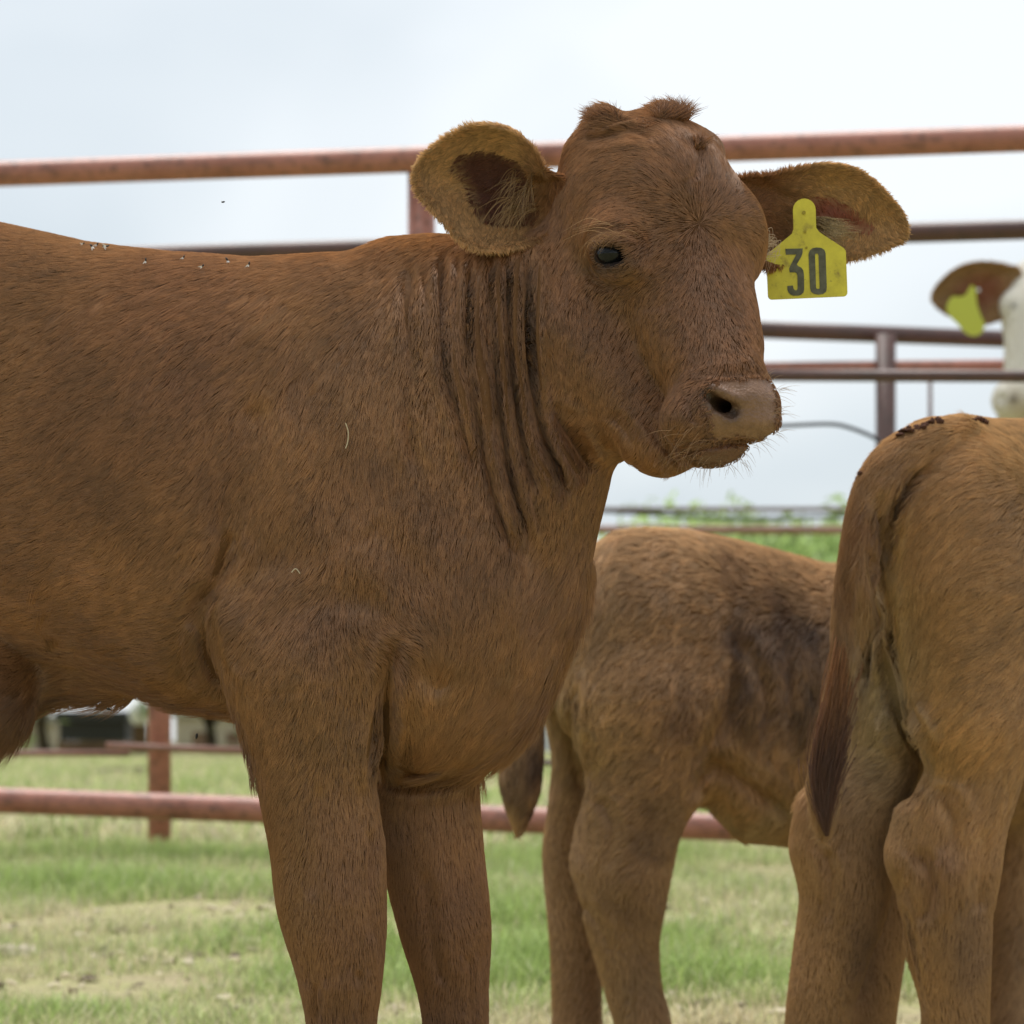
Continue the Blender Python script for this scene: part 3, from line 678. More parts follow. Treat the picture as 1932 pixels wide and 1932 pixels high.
EAR_N = [(1060, 340), (1030, 322), (1005, 282), (972, 252), (932, 238), (890, 240), (845, 260), (803, 292), (784, 325), (790, 362), (818, 397), (846, 428), (872, 455), (905, 469), (945, 470), (988, 462), (1030, 446), (1062, 410)]
CAV_N = [(853, 317), (870, 290), (900, 282), (940, 284), (985, 308), (1008, 345), (1022, 400), (1010, 425), (940, 424), (905, 415), (893, 385), (884, 358), (870, 332)]
DIR_N = [(800, 330, 200, 22), (830, 280, 215, 24), (930, 250, 205, 28), (1000, 290, 160, 26), (830, 380, 250, 22), (870, 370, 215, 24), (870, 430, 250, 22), (940, 455, 262, 24), (1010, 445, 280, 26), (1040, 360, 250, 30), (950, 350, 240, 30), (870, 400, 230, 24)]
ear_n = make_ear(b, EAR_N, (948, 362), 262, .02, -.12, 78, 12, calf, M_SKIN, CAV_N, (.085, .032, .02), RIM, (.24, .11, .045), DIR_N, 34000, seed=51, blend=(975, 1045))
ear_n['label'] = 'ear with a tan furred rim and dark inside, on the left of the head'
EAR_F = [(1370, 345), (1410, 334), (1450, 331), (1500, 320), (1560, 311), (1612, 320), (1660, 354), (1698, 398), (1708, 432), (1696, 455), (1652, 474), (1600, 488), (1545, 494), (1490, 500), (1440, 504), (1390, 480), (1360, 420)]
CAV_F = [(1520, 372), (1560, 368), (1610, 392), (1650, 425), (1640, 440), (1590, 428), (1540, 418), (1505, 400)]
DIR_F = [(1420, 350, 20, 22), (1500, 330, 10, 24), (1600, 335, 330, 22), (1680, 400, 300, 22), (1690, 450, 260, 24), (1620, 470, 240, 24), (1540, 470, 260, 24), (1450, 450, 350, 26), (1560, 430, 330, 26), (1480, 400, 350, 24)]
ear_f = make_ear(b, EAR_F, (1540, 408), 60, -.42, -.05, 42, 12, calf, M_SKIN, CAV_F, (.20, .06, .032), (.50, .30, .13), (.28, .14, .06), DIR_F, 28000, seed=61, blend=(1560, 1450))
ear_f['label'] = 'ear on the right, carrying the yellow tag'
rs = np.random.default_rng(99)
ls, rd, cl = [], [], []
for i in range(180):    # blond hair inside the near ear
    if i % 10 == 0: uc0 = rs.uniform(965, 1020); vc0 = rs.uniform(322, 400); k = rs.integers(0, 5)
    u0 = uc0 + rs.normal() * 4; v0 = vc0 + rs.normal() * 4; du = [-34, -20, -44, -8, -28][k] + rs.normal() * 13; dv = [52, 62, 38, 66, 30][k] * rs.uniform(.6, 1.1) + rs.normal() * 10
    w0 = 225 + rs.normal() * 5; ls.append([(u0, v0, w0), (u0 + du * .5, v0 + dv * .4 - 6, w0 + 24), (u0 + du, v0 + dv, w0 + 30 + rs.normal() * 6)])
    rd.append(.6 * rs.uniform(.6, 1.2)); cl.append(np.array((.40, .25, .11)) * rs.uniform(.5, 1.15))
strands(b, 'ear_tuft', ls, rd, cl, ear_n)
ls, rd, cl = [], [], []
for i in range(200):    # pale hair at the root of the far ear and behind the brow
    u0 = rs.uniform(1535, 1560); v0 = rs.uniform(408, 440); w0 = 40; ls.append([(u0, v0, w0), (u0 + rs.uniform(10, 40), v0 + rs.uniform(0, 16), w0 + 12), (u0 + rs.uniform(20, 70), v0 + rs.uniform(0, 30), w0 + 10)])
    rd.append(.7 * rs.uniform(.5, 1.2)); cl.append(np.array((.5, .36, .19)) * rs.uniform(.5, 1.2))
for i in range(34):
    v0 = rs.uniform(440, 500); r0 = rs.uniform(6, 34); w0 = 175; ls.append([(1432, v0, w0), (1440 + r0, v0 + rs.uniform(-30, 10), w0), (1440 + r0 * rs.uniform(.4, 1.), v0 + rs.uniform(-10, 40), w0)])
    rd.append(.55); cl.append(np.array((.6, .45, .3)))
strands(b, 'ear_tuft', ls, rd, cl, ear_f)

# eye
def sphere_mesh(name, c, r, material, parent, seg=32, ring=20):
    th = np.linspace(0, np.pi, ring); ph = np.linspace(0, 2 * np.pi, seg, endpoint=False)
    T_, P_ = np.meshgrid(th, ph, indexing='ij'); r = np.array(r)
    V = np.stack([np.sin(T_) * np.cos(P_) * r[0], np.sin(T_) * np.sin(P_) * r[1], np.cos(T_) * r[2]], -1).reshape(-1, 3) + np.array(c)
    i, j = np.meshgrid(np.arange(ring - 1), np.arange(seg), indexing='ij'); i = i.ravel(); j = j.ravel(); j2 = (j + 1) % seg
    return mesh_np(name, V, np.stack([i * seg + j, (i + 1) * seg + j, (i + 1) * seg + j2, i * seg + j2], -1), material, parent)
def mat_eye():
    m, nt, out = mat('eye_glass'); bs = principled(nt, out, Roughness=.1); bs.inputs['Specular IOR Level'].default_value = .28
    n = noise(nt, 90, 3); nt.links.new(ramp(nt, n.outputs['Fac'], [(.35, (.003, .003, .004)), (.75, (.012, .014, .018))]).outputs[0], bs.inputs['Base Color'])
    
    return m
M_EYE = mat_eye()
ec = uvline(b, [(1154, 480, b.eye_w - 24)])[0]
sphere_mesh('eyeball', ec, np.array([29, 26, 22]) * S, M_EYE, calf)
ls, rd, cl = [], [], []
for i in range(26):     # upper lashes
    t = i / 25 + rs.normal() * .02; u0 = 1122 + 76 * t; v0 = 466 - 17 * math.sin(min(max(t, 0), 1) * 2.6); w0 = b.eye_w + 6
    L = rs.uniform(34, 80) * (.45 + .55 * t); dv = rs.uniform(6, 34)
    ls.append([(u0, v0, w0), (u0 - L * .35, v0 - rs.uniform(7, 14), w0 + 14), (u0 - L * .8, v0 - 2 + dv * .3, w0 + 18), (u0 - L, v0 + dv, w0 + 14)])
    rd.append(.5 * rs.uniform(.6, 1.15)); cl.append(np.array((.36, .20, .09)) * rs.uniform(.6, 1.1))
for i in range(6):     # long brow hairs
    u0 = rs.uniform(1130, 1215); v0 = rs.uniform(415, 448); w0 = b.surf(u0, v0); L = rs.uniform(50, 95)
    ls.append([(u0, v0, w0), (u0 - L * .4, v0 - rs.uniform(4, 14), w0 + 16), (u0 - L, v0 + rs.uniform(-6, 30), w0 + 16)]); rd.append(.5); cl.append(np.array((.45, .28, .14)))
strands(b, 'eyelashes', ls, rd, cl, calf)
# whiskers, chin hair and the fringe of long hair below throat, chest and belly
ls, rd, cl = [], [], []
for i in range(34):
    u0 = rs.uniform(1270, 1345); v0 = rs.uniform(790, 862); w0 = b.surf(u0, v0)
    if w0 == 0: continue
    L = rs.uniform(18, 75); a = math.radians(rs.uniform(190, 245))
    ls.append([(u0, v0, w0), (u0 + L * .5 * math.cos(a), v0 - L * .5 * math.sin(a) - 6, w0 + 12), (u0 + L * math.cos(a), v0 - L * math.sin(a), w0 + 16)]); rd.append(.42 * rs.uniform(.6, 1.2)); cl.append(np.array((.45, .27, .15)) * rs.uniform(.6, 1.2))
for i in range(110):
    t = rs.random(); u0, v0 = [(1290, 878), (1330, 880), (1370, 876), (1400, 862), (1430, 836), (1460, 820), (1466, 780), (1466, 740), (1455, 716)][int(t * 9)]; u0 += rs.normal() * 12; v0 += rs.normal() * 6
    w0 = b.surf(u0, v0)
    if w0 == 0: continue
    a = math.radians({0: 250, 1: 265, 2: 280, 3: 300, 4: 320, 5: 340, 6: 350, 7: 0, 8: 25}[int(t * 9)] + rs.normal() * 16); L = rs.uniform(10, 40)
    ls.append([(u0, v0, w0), (u0 + L * .5 * math.cos(a), v0 - L * .5 * math.sin(a) - 3, w0 + 2), (u0 + L * math.cos(a), v0 - L * math.sin(a), w0 + 2)]); rd.append(.38); cl.append(np.array((.4, .26, .15)))
strands(b, 'whiskers', ls, rd, cl, calf)
ls, rd, cl = [], [], []
for cu0, cv0, su, hh, n_, lean in ((1146, 236, 26, 30, 800, -10), (1268, 226, 30, 32, 900, 10), (1318, 278, 8, 22, 160, 3), (1190, 238, 34, 8, 240, 6)):
    for i in range(n_):
        if i % 14 == 0: gx, gl = rs.normal() * 15 + lean, rs.uniform(.5, 1.3)
        u0 = cu0 + rs.uniform(-1, 1) * su; v0 = cv0 + rs.uniform(-8, 8); w0 = b.surf(u0, v0)
        if w0 == 0: w0 = 190
        L = hh * gl * rs.uniform(.7, 1.1); ls.append([(u0, v0, w0 - 4), (u0 + gx * .4, v0 - L * .6, w0 + 4), (u0 + gx, v0 - L, w0 + rs.normal() * 3)]); rd.append(.75); cl.append(np.array(BR) * rs.uniform(.45, 1.3))
strands(b, 'poll_tuft', ls, rd, cl, calf, 5)
print('head parts', time.time() - T0)

# ear tag with its number
def plate(bst, name, poly, w, th, material, parent, au=0., holes=None, bev=1.5):
    import bmesh
    bm = bmesh.new(); org = np.array(parent['_org']) if parent is not None and '_org' in parent else np.zeros(3)
    def P(u, v, ww): return Vector(uvline(bst, [(u, v, ww + au * (u - poly[0][0]))])[0] - org)
    vs_ = [bm.verts.new(P(u, v, w)) for u, v in poly]; n = len(vs_)
    ed = [bm.edges.new((vs_[i], vs_[(i + 1) % n])) for i in range(n)]
    if holes:
        for hpoly in holes:
            hv = [bm.verts.new(P(u, v, w)) for u, v in hpoly]; ed += [bm.edges.new((hv[i], hv[(i + 1) % len(hv)])) for i in range(len(hv))]
        bmesh.ops.triangle_fill(bm, edges=ed, use_beauty=True)
    else: bm.faces.new(vs_)
    bmesh.ops.recalc_face_normals(bm, faces=bm.faces[:])
    r = bmesh.ops.extrude_face_region(bm, geom=bm.faces[:]); mv = [x for x in r['geom'] if isinstance(x, bmesh.types.BMVert)]
    dirv = Vector((0, 1, 0)) * th * bst.S
    for x in mv: x.co += dirv
    bmesh.ops.recalc_face_normals(bm, faces=bm.faces[:])
    bm.normal_update(); me = bpy.data.meshes.new(name); bm.to_mesh(me); bm.free(); me.materials.append(material)
    return link(bpy.data.objects.new(name, me), parent)
def mat_tag():
    m, nt, out = mat('yellow_tag_plastic'); bs = principled(nt, out, Roughness=.45)
    n = noise(nt, 60, 5, .65); n2 = noise(nt, 300, 3, .6)
    c = ramp(nt, n.outputs['Fac'], [(.30, (.34, .26, .03)), (.42, (.62, .52, .035)), (.7, (.76, .65, .045))]).outputs[0]
    c = mix(nt, ramp(nt, n2.outputs['Fac'], [(.66, (0, 0, 0)), (.76, (.6, .6, .6))]).outputs[0], c, (.22, .16, .03))
    nt.links.new(c, bs.inputs['Base Color']); bump(nt, bs, n2.outputs['Fac'], .15, .0006)
    return m
M_TAG = mat_tag(); M_INK = mat_plain('tag_ink', (.13, .125, .085), .7, .2, 150, .35)
tagr = root('ear_tag', tuple(uvline(b, [(1520, 400, 130)])[0])); tag(tagr, 'yellow plastic ear tag printed with the number 30, in the ear of the front calf', 'ear tag')
def arc(cx, cy_, r, a0, a1, n): return [(cx + r * math.cos(math.radians(a0 + (a1 - a0) * i / n)), cy_ - r * math.sin(math.radians(a0 + (a1 - a0) * i / n))) for i in range(n + 1)]
poly = [(1448, 479), (1494, 441), (1497, 432), (1496, 398)] + arc(1517.5, 396, 21.5, 178, 2, 14) + [(1540, 430), (1546, 438), (1592, 468), (1596, 474)] + [(1599, 551)] + arc(1592, 552, 7, 0, -80, 4) + arc(1457, 557, 8, -95, -178, 5) + [(1446, 486)]
plate(b, 'tag_plate', poly, 84, 4.5, M_TAG, tagr)
def cc(pts, au=.19575): return [(1660 * .8221 + x * .19575, 340 * .8221 + y * .19575) for x, y in pts]
three = cc([(598, 970), (766, 966), (764, 1010), (752, 1045), (708, 1120), (722, 1136), (750, 1150), (770, 1176), (778, 1215), (780, 1360), (774, 1390), (748, 1414), (722, 1421), (678, 1421), (650, 1412), (628, 1390), (619, 1365), (618, 1328), (672, 1324), (676, 1350), (688, 1368), (708, 1370), (718, 1352), (714, 1225), (706, 1204), (690, 1196), (640, 1197), (636, 1158), (648, 1130), (704, 1024), (604, 1026)])
zo = cc([(822, 1020), (834, 985), (862, 964), (902, 957), (946, 962), (974, 980), (986, 1012), (998, 1350), (990, 1385), (964, 1404), (920, 1411), (876, 1404), (848, 1385), (838, 1352)])
zi = cc([(884, 1030), (888, 1018), (902, 1014), (914, 1020), (918, 1032), (930, 1338), (926, 1354), (912, 1358), (900, 1352), (894, 1340)])
plate(b, 'digit', three, 85.2, 1.0, M_INK, tagr); plate(b, 'digit', zo, 85.2, 1.0, M_INK, tagr, holes=[zi])
M_STUD = mat_plain('tag_stud', (.36, .28, .02), .5)
for (su, sv, r_) in ((1517, 401, 3.4), (1519, 437, 2.6), (1522, 467, 2.0)):
    plate(b, 'stud', arc(su, sv, r_, 0, 330, 11), 86.5, 2.0, M_STUD, tagr)

# ------------------------------------------------------------------ setting: ground, grass, far field
def P3(u, v, d): return np.array([(u - 966) * K * d, d, HC - (v - 1400) * K * d])
def ground_z(x, y):
    t = np.clip((y - 3.6) / 3.8, 0, 1); z = .122 * t * t * (3 - 2 * t)
    z = z - .008 * np.clip(x, -6, 6) * np.clip((y - 4) / 3, 0, 1) * np.clip((30 - y) / 20, 0, 1)
    return z + .012 * np.sin(x * 2.1 + y * 1.3) * np.clip(y / 4, 0, 1) + .010 * np.sin(y * 3.3 - x * 1.1) + .006 * np.sin(x * 7.1) * np.sin(y * 6.3)
def mat_ground():
    m, nt, out = mat('pasture_ground'); bs = principled(nt, out, Roughness=.95); bs.inputs['Specular IOR Level'].default_value = .1
    n1 = noise(nt, .9, 6, .6); n2 = noise(nt, 9, 6, .65); n3 = noise(nt, 60, 4, .6)
    g = ramp(nt, n1.outputs['Fac'], [(.32, (.36, .33, .18)), (.5, (.33, .33, .15)), (.68, (.28, .32, .12))]).outputs[0]
    d = ramp(nt, n2.outputs['Fac'], [(.42, (0, 0, 0)), (.62, (1, 1, 1))]).outputs[0]
    c = mix(nt, d, g, (.36, .31, .19)); c = mix(nt, .6, c, ramp(nt, n3.outputs['Fac'], [(.3, (.5, .5, .5)), (.7, (1.25, 1.25, 1.2))]).outputs[0], 'MULTIPLY')
    nt.links.new(c, bs.inputs['Base Color']); bump(nt, bs, n3.outputs['Fac'], .6, .02); return m
def build_ground():
    ys = np.concatenate([np.linspace(-40, 0, 12), np.linspace(.3, 14, 130), np.geomspace(14.5, 3000, 60)]); xs = np.concatenate([-np.geomspace(2600, 5.2, 40), np.linspace(-5, 5, 110), np.geomspace(5.2, 2600, 40)])
    X, Y = np.meshgrid(xs, ys, indexing='ij'); Z = ground_z(X, Y); V = np.stack([X, Y, Z], -1).reshape(-1, 3); n, m = X.shape
    i, j = np.meshgrid(np.arange(n - 1), np.arange(m - 1), indexing='ij'); i = i.ravel(); j = j.ravel()
    o = mesh_np('ground', V, np.stack([i * m + j, (i + 1) * m + j, (i + 1) * m + j + 1, i * m + j + 1], -1), mat_ground()); tag(o, kind='structure')
build_ground()
def mat_leafy(name, sheen=.25, rough=.6):
    m, nt, out = mat(name); bs = principled(nt, out, Roughness=rough); bs.inputs['Specular IOR Level'].default_value = .25
    at = nt.nodes.new('ShaderNodeAttribute'); at.attribute_name = 'col'; nt.links.new(at.outputs['Color'], bs.inputs['Base Color'])
    tr = nt.nodes.new('ShaderNodeBsdfTranslucent'); nt.links.new(at.outputs['Color'], tr.inputs['Color'])
    ms = nt.nodes.new('ShaderNodeMixShader'); ms.inputs[0].default_value = sheen
    nt.links.new(bs.outputs[0], ms.inputs[1]); nt.links.new(tr.outputs[0], ms.inputs[2]); nt.links.new(ms.outputs[0], out.inputs['Surface']); return m
M_GRASS = mat_leafy('grass_blade', .35)
def blades(n, y0, y1, hmul, wid, seed, name, xpad=1.0, ln=(.02, .06)):
    r = np.random.default_rng(seed)
    y = y0 * (y1 / y0) ** r.random(n); hw = 966 * K * y + xpad; x = r.uniform(-1, 1, n) * hw
    P = np.stack([x, y, np.zeros(n)], -1).astype(f32)
    a1 = fbm(P, 31, 1.6); a2 = fbm(P, 33, 5.); a3 = fbm(P, 35, 14.)
    keep = (a2 * .15 + a3 * .8 + .82) > r.random(n) * .95
    x, y, a1, a2, a3 = x[keep], y[keep], a1[keep], a2[keep], a3[keep]; n = len(x); z = ground_z(x, y)
    weed = np.clip((fbm(np.stack([x, y, 0 * x], -1).astype(f32), 39, 1.6) + .1) * .8, 0, 1) * np.exp(-((y - 7.2) / 1.2) ** 2)
    h = r.uniform(*ln, n) * hmul * (.85 + .35 * a2 + .3 * a3 + 1.1 * weed); th = r.uniform(0, 6.283, n); lean = r.uniform(.2, 1.1, n) * h; ph = th + r.normal(0, .6, n)
    w = wid * r.uniform(.6, 1.3, n)
    bx, by = np.cos(th) * w, np.sin(th) * w; lx, ly = np.cos(ph + 1.57) * lean, np.sin(ph + 1.57) * lean
    V = np.stack([np.stack([x - bx, y - by, z - .005], -1), np.stack([x + bx, y + by, z - .005], -1),
                  np.stack([x + bx * .7 + lx * .35, y + by * .7 + ly * .35, z + h * .6], -1), np.stack([x - bx * .7 + lx * .35, y - by * .7 + ly * .35, z + h * .6], -1),
                  np.stack([x + lx, y + ly, z + h], -1)], 1).reshape(-1, 3)
    k = np.arange(n)[:, None] * 5; T = np.concatenate([k + [0, 1, 2], k + [0, 2, 3], k + [3, 2, 4]])
    dry = np.clip(.58 - .5 * a1 - .55 * a2 - .4 * a3 - .4 * weed + .3 * r.normal(size=n), 0, 1)[:, None]
    c = np.array((.35, .46, .15)) * (1 - dry) + np.array((.70, .62, .42)) * dry; c = c * r.uniform(.6, 1.35, (n, 1))
    c = np.where((r.random(n) < .05)[:, None], (.55, .5, .36), c)
    return mesh_np(name, V, T, M_GRASS, None, False, np.repeat(c, 5, 0))
tag(blades(260000, 3.2, 9.5, 1.0, .0016, 101, 'grass', .9, (.012, .05)), kind='stuff')
tag(blades(90000, 8.5, 60, 2.3, .006, 102, 'field_grass', 1.0, (.02, .05)), kind='stuff')
def litter(n):
    """dry leaf and dung crumbs lying in the grass"""
    r = np.random.default_rng(55); V, T, C = [], [], []
    for i in range(n):
        y = 3.3 * (11 / 3.3) ** r.random(); x = r.uniform(-1, 1) * (966 * K * y + .4); z = float(ground_z(x, y)); R = .003 + .016 * r.random() ** 2.5; k = 6
        a0 = r.uniform(0, 6.28); b_ = len(V)
        V.append((x, y, z + R * .7))
        for j in range(k): a = a0 + j * 6.283 / k; q = R * r.uniform(.6, 1.3); V.append((x + q * math.cos(a), y + q * math.sin(a) * .8, z + r.uniform(-.004, .012)))
        for j in range(k): T.append((b_, b_ + 1 + j, b_ + 1 + (j + 1) % k))
        c = (.66, .58, .42) if r.random() < .75 else (.14, .10, .06); C += [c] * (k + 1)
    return mesh_np('dry_litter', V, T, M_GRASS, None, False, np.array(C))
tag(litter(5000), kind='stuff')
# two flat stones at the left edge and two dark clods in the field
M_STONE = mat_plain('pale_stone', (.40, .35, .27), .9, .2, 60, .3, bmp=.5); M_CLOD = mat_plain('dark_dung', (.05, .035, .02), .9, .2, 60, .4, bmp=.6)
def lump(name, c, r, material, label, cat, seed, group=None):
    B = Beast(1.0); r_ = np.random.default_rng(seed); nU, nV = 20, 12
    th = np.linspace(0, np.pi, nV); ph = np.linspace(0, 2 * np.pi, nU, endpoint=False); T_, P_ = np.meshgrid(th, ph, indexing='ij')
    D_ = np.stack([np.sin(T_) * np.cos(P_), np.sin(T_) * np.sin(P_), np.cos(T_)], -1).reshape(-1, 3).astype(f32)
    V = D_ * (1 + .28 * fbm(D_, seed, 2.2) + .2 * fbm(D_, seed + 1, 7))[:, None] * np.array(r)
    i, j = np.meshgrid(np.arange(nV - 1), np.arange(nU), indexing='ij'); i = i.ravel(); j = j.ravel(); j2 = (j + 1) % nU
    o = mesh_np(name, V, np.stack([i * nU + j, (i + 1) * nU + j, (i + 1) * nU + j2, i * nU + j2], -1), material); o.location = c
    return tag(o, label, cat, group) if label else o
def gp(u, v):
    """point of the ground seen at (u, v)"""
    ys = np.geomspace(3, 400, 3000); x = (u - 966) * K * ys; z = ground_z(x, ys); vv = 1400 + (HC - z) / (K * ys); k = np.argmin(np.abs(vv - v)); return (float(x[k]), float(ys[k]), float(z[k]))
p_ = gp(30, 1795); lump('stone', p_, (.045, .05, .014), M_STONE, 'flat pale stone in the grass near the left edge, below the bottom rail', 'stone', 3)
p_ = gp(10, 1556); lump('stone', p_, (.06, .05, .02), M_STONE, 'small pale stone right under the bottom rail at the left edge', 'stone', 4)
p_ = gp(245, 1464); lump('dung_pile', p_, (.42, .3, .10), M_CLOD, 'dark clod in the sunlit field behind the red post', 'dung', 5)

# ------------------------------------------------------------------ pipe fences
def mat_pipe(name, paint, rust, dark, worn=.5):
    m, nt, out = mat(name); bs = principled(nt, out, Roughness=.42); bs.inputs['Specular IOR Level'].default_value = .5
    n1 = noise(nt, 7, 6, .7); n2 = noise(nt, 40, 5, .7)
    c = ramp(nt, n1.outputs['Fac'], [(.35, rust), (.52, paint), (.75, tuple(x * 1.15 for x in paint))]).outputs[0]
    c = mix(nt, ramp(nt, n2.outputs['Fac'], [(.50, (0, 0, 0)), (.66, (worn,) * 3)]).outputs[0], c, dark)
    nt.links.new(c, bs.inputs['Base Color']); bump(nt, bs, n2.outputs['Fac'], .3, .003); return m
M_RED = mat_pipe('red_oxide_pipe', (.385, .155, .11), (.30, .11, .075), (.10, .055, .04), .75)
M_DKP = mat_pipe('brown_pipe', (.105, .05, .042), (.075, .04, .034), (.045, .03, .025))
M_ROD = mat_pipe('rusty_rod', (.27, .13, .09), (.17, .08, .055), (.07, .05, .04))
M_CABLE = mat_plain('cable', (.05, .055, .065), .6)
def tube(name, A, B_, r, material, parent, seg=14, caps=True):
    A = np.array(A, dtype=float); B_ = np.array(B_, dtype=float); d = B_ - A; L = np.linalg.norm(d); d /= L
    up = np.array([0, 0, 1.]) if abs(d[2]) < .9 else np.array([1., 0, 0]); s_ = np.cross(d, up); s_ /= np.linalg.norm(s_); t_ = np.cross(s_, d)
    a = np.arange(seg) / seg * 2 * np.pi; ring = np.cos(a)[:, None] * s_ * r + np.sin(a)[:, None] * t_ * r
    nL = max(1, int(L / .6)); V = np.concatenate([A + d * L * k / nL + ring for k in range(nL + 1)] + [[A], [B_]]); i = np.arange(seg); j = (i + 1) % seg
    Q = [np.stack([i + k * seg, j + k * seg, j + (k + 1) * seg, i + (k + 1) * seg], -1) for k in range(nL)]
    e = len(V); Q.append(np.stack([j, i, np.full(seg, e - 2), np.full(seg, e - 2)], -1)[:, [0, 1, 2]] if False else np.zeros((0, 4), int)); Q = np.concatenate(Q)
    me = bpy.data.meshes.new(name); org = np.array(parent['_org']) if parent is not None and '_org' in parent else np.zeros(3)
    faces = [tuple(int(x) for x in q) for q in Q] + [(int(j[x]), int(i[x]), e - 2) for x in range(seg)] + [(nL * seg + int(i[x]), nL * seg + int(j[x]), e - 1) for x in range(seg)]
    me.from_pydata([tuple(x) for x in (V - org)], [], faces); me.materials.append(material)
    for p in me.polygons: p.use_smooth = len(p.vertices) == 4
    return link(bpy.data.objects.new(name, me), parent)
def polytube(name, pts, r, material, parent, seg=8):
    pts = np.array(smooth_line(pts, 8)); V = []; n = len(pts); d = np.gradient(pts, axis=0); d /= np.linalg.norm(d, axis=1)[:, None]
    for p, t in zip(pts, d):
        s_ = np.cross(t, [0, 0.05, 1.]); s_ /= np.linalg.norm(s_); q = np.cross(s_, t)
        V += [p + r * (math.cos(a) * s_ + math.sin(a) * q) for a in np.arange(seg) / seg * 6.2832]
    i, j = np.meshgrid(np.arange(n - 1), np.arange(seg), indexing='ij'); i = i.ravel(); j = j.ravel(); j2 = (j + 1) % seg
    return mesh_np(name, np.array(V), np.stack([i * seg + j, i * seg + j2, (i + 1) * seg + j2, (i + 1) * seg + j], -1), material, parent)
def gpost(name, u, v, d, r, material, parent, top_v=None, label=None):
    T_ = P3(u, top_v, d); z = float(ground_z(T_[0], T_[1])) - .05
    o = tube(name, (T_[0], T_[1], z), T_, r, material, parent, 16)
    if label: o['label'] = label
    return o
def line3(u0, v0, d0, u1, v1, d1, e0=-1.5, e1=2.5):
    """the 3D line through two seen points, run on past both (parameters e0, e1)"""
    A = P3(u0, v0, d0); B_ = P3(u1, v1, d1); return A + (B_ - A) * e0, A + (B_ - A) * e1
# near fence: thick red oxide pipe
fa = root('pipe_fence', (0, 7.4, .13)); tag(fa, 'nearest fence of thick red pipe, top rail crossing behind the front calf ears', 'fence')
A, B_ = line3(0, 328, 7.65, 1932, 261, 7.2); tube('rail', A, B_, .0345, M_RED, fa, 24)
A, B_ = line3(0, 1510, 7.65, 1932, 1582, 7.2); tube('rail', A, B_, .0355, M_RED, fa, 24)
gpost('post', 795, 0, 7.47 + .01, .0365, M_RED, fa, 318)
for u in (-1250, 2750): gpost('post', u, 0, 7.47 - .00023 * (u - 795) + .01, .0365, M_RED, fa, 318 - .035 * (u - 795))
A, B_ = line3(1400, 708, 7.32, 1932, 710, 7.2, 0, 2.6); tube('rail', A, B_, .0158, M_DKP, fa, 14)
# second fence just behind: brown pipe on top, a red post, thin rods
fb = root('pipe_fence', (0, 8.2, .13)); tag(fb, 'second fence, thinner brown top pipe, red post and rusty rods under the belly', 'fence')
A, B_ = line3(300, 481, 8.4, 1900, 434, 7.9); tube('rail', A, B_, .0285, M_DKP, fb, 18)
gpost('post', 301, 0, 8.36, .0345, M_RED, fb, 495)
for u in (-1100, 3000): gpost('post', u, 0, 8.3, .0345, M_DKP, fb, 478 - .03 * (u - 301))
A, B_ = line3(-300, 1421, 8.45, 245, 1421, 8.38, 0, 1); tube('rod', A, B_, .0095, M_ROD, fb, 8)
A, B_ = line3(200, 1407, 8.28, 470, 1417, 8.3, 0, 1); tube('rod', A, B_, .0105, M_ROD, fb, 8)
A, B_ = line3(470, 1417, 8.3, 1932, 1475, 7.9, 0, 1.6); tube('rod', A, B_, .0085, M_DKP, fb, 8)
polytube('cable', [tuple(P3(u, v, 8.1)) for u, v in ((1300, 806), (1400, 805), (1480, 803), (1560, 800), (1600, 806), (1650, 826), (1668, 845))], .006, M_CABLE, fb)
# third fence beyond: dark frame
fc = root('pipe_fence', (1.2, 9.3, .13)); tag(fc, 'third fence of dark brown pipe with a short post, right of the calf muzzle', 'fence')
A, B_ = line3(1300, 617, 9.0, 1932, 641, 9.6, 0, 2.6); tube('rail', A, B_, .029, M_DKP, fc, 16)
A, B_ = line3(1300, 697, 9.05, 1932, 690, 9.45, 0, 2.6); tube('rail', A, B_, .022, M_RED, fc, 16)
gpost('post', 1671, 0, 9.25, .0335, M_DKP, fc, 632); gpost('post', 1755, 0, 9.2, .007, M_DKP, fc, 705)
gpost('post', 2700, 0, 10.3, .0335, M_DKP, fc, 690)
# far fence
fd = root('pipe_fence', (1, 21, .1)); tag(fd, 'far fence of thin brown rails above the back of the middle calf', 'fence')
A, B_ = line3(1150, 961, 21, 1590, 961, 21, -1.2, 3.2); tube('rail', A, B_, .018, M_DKP, fd, 8)
A, B_ = line3(1150, 999, 20.9, 1590, 1000, 20.9, -1.2, 3.2); tube('rail', A, B_, .031, M_ROD, fd, 8)
polytube('cable', [tuple(P3(u, v, 21)) for u, v in ((700, 958), (1000, 961), (1150, 965), (1300, 975), (1450, 978), (1590, 974), (1900, 966), (2300, 960))], .014, M_CABLE, fd, 6)
for u in (640, 1075, 2020, 2480): gpost('post', u, 0, 21.05, .05, M_DKP, fd, 952)
print('fences', time.time() - T0)

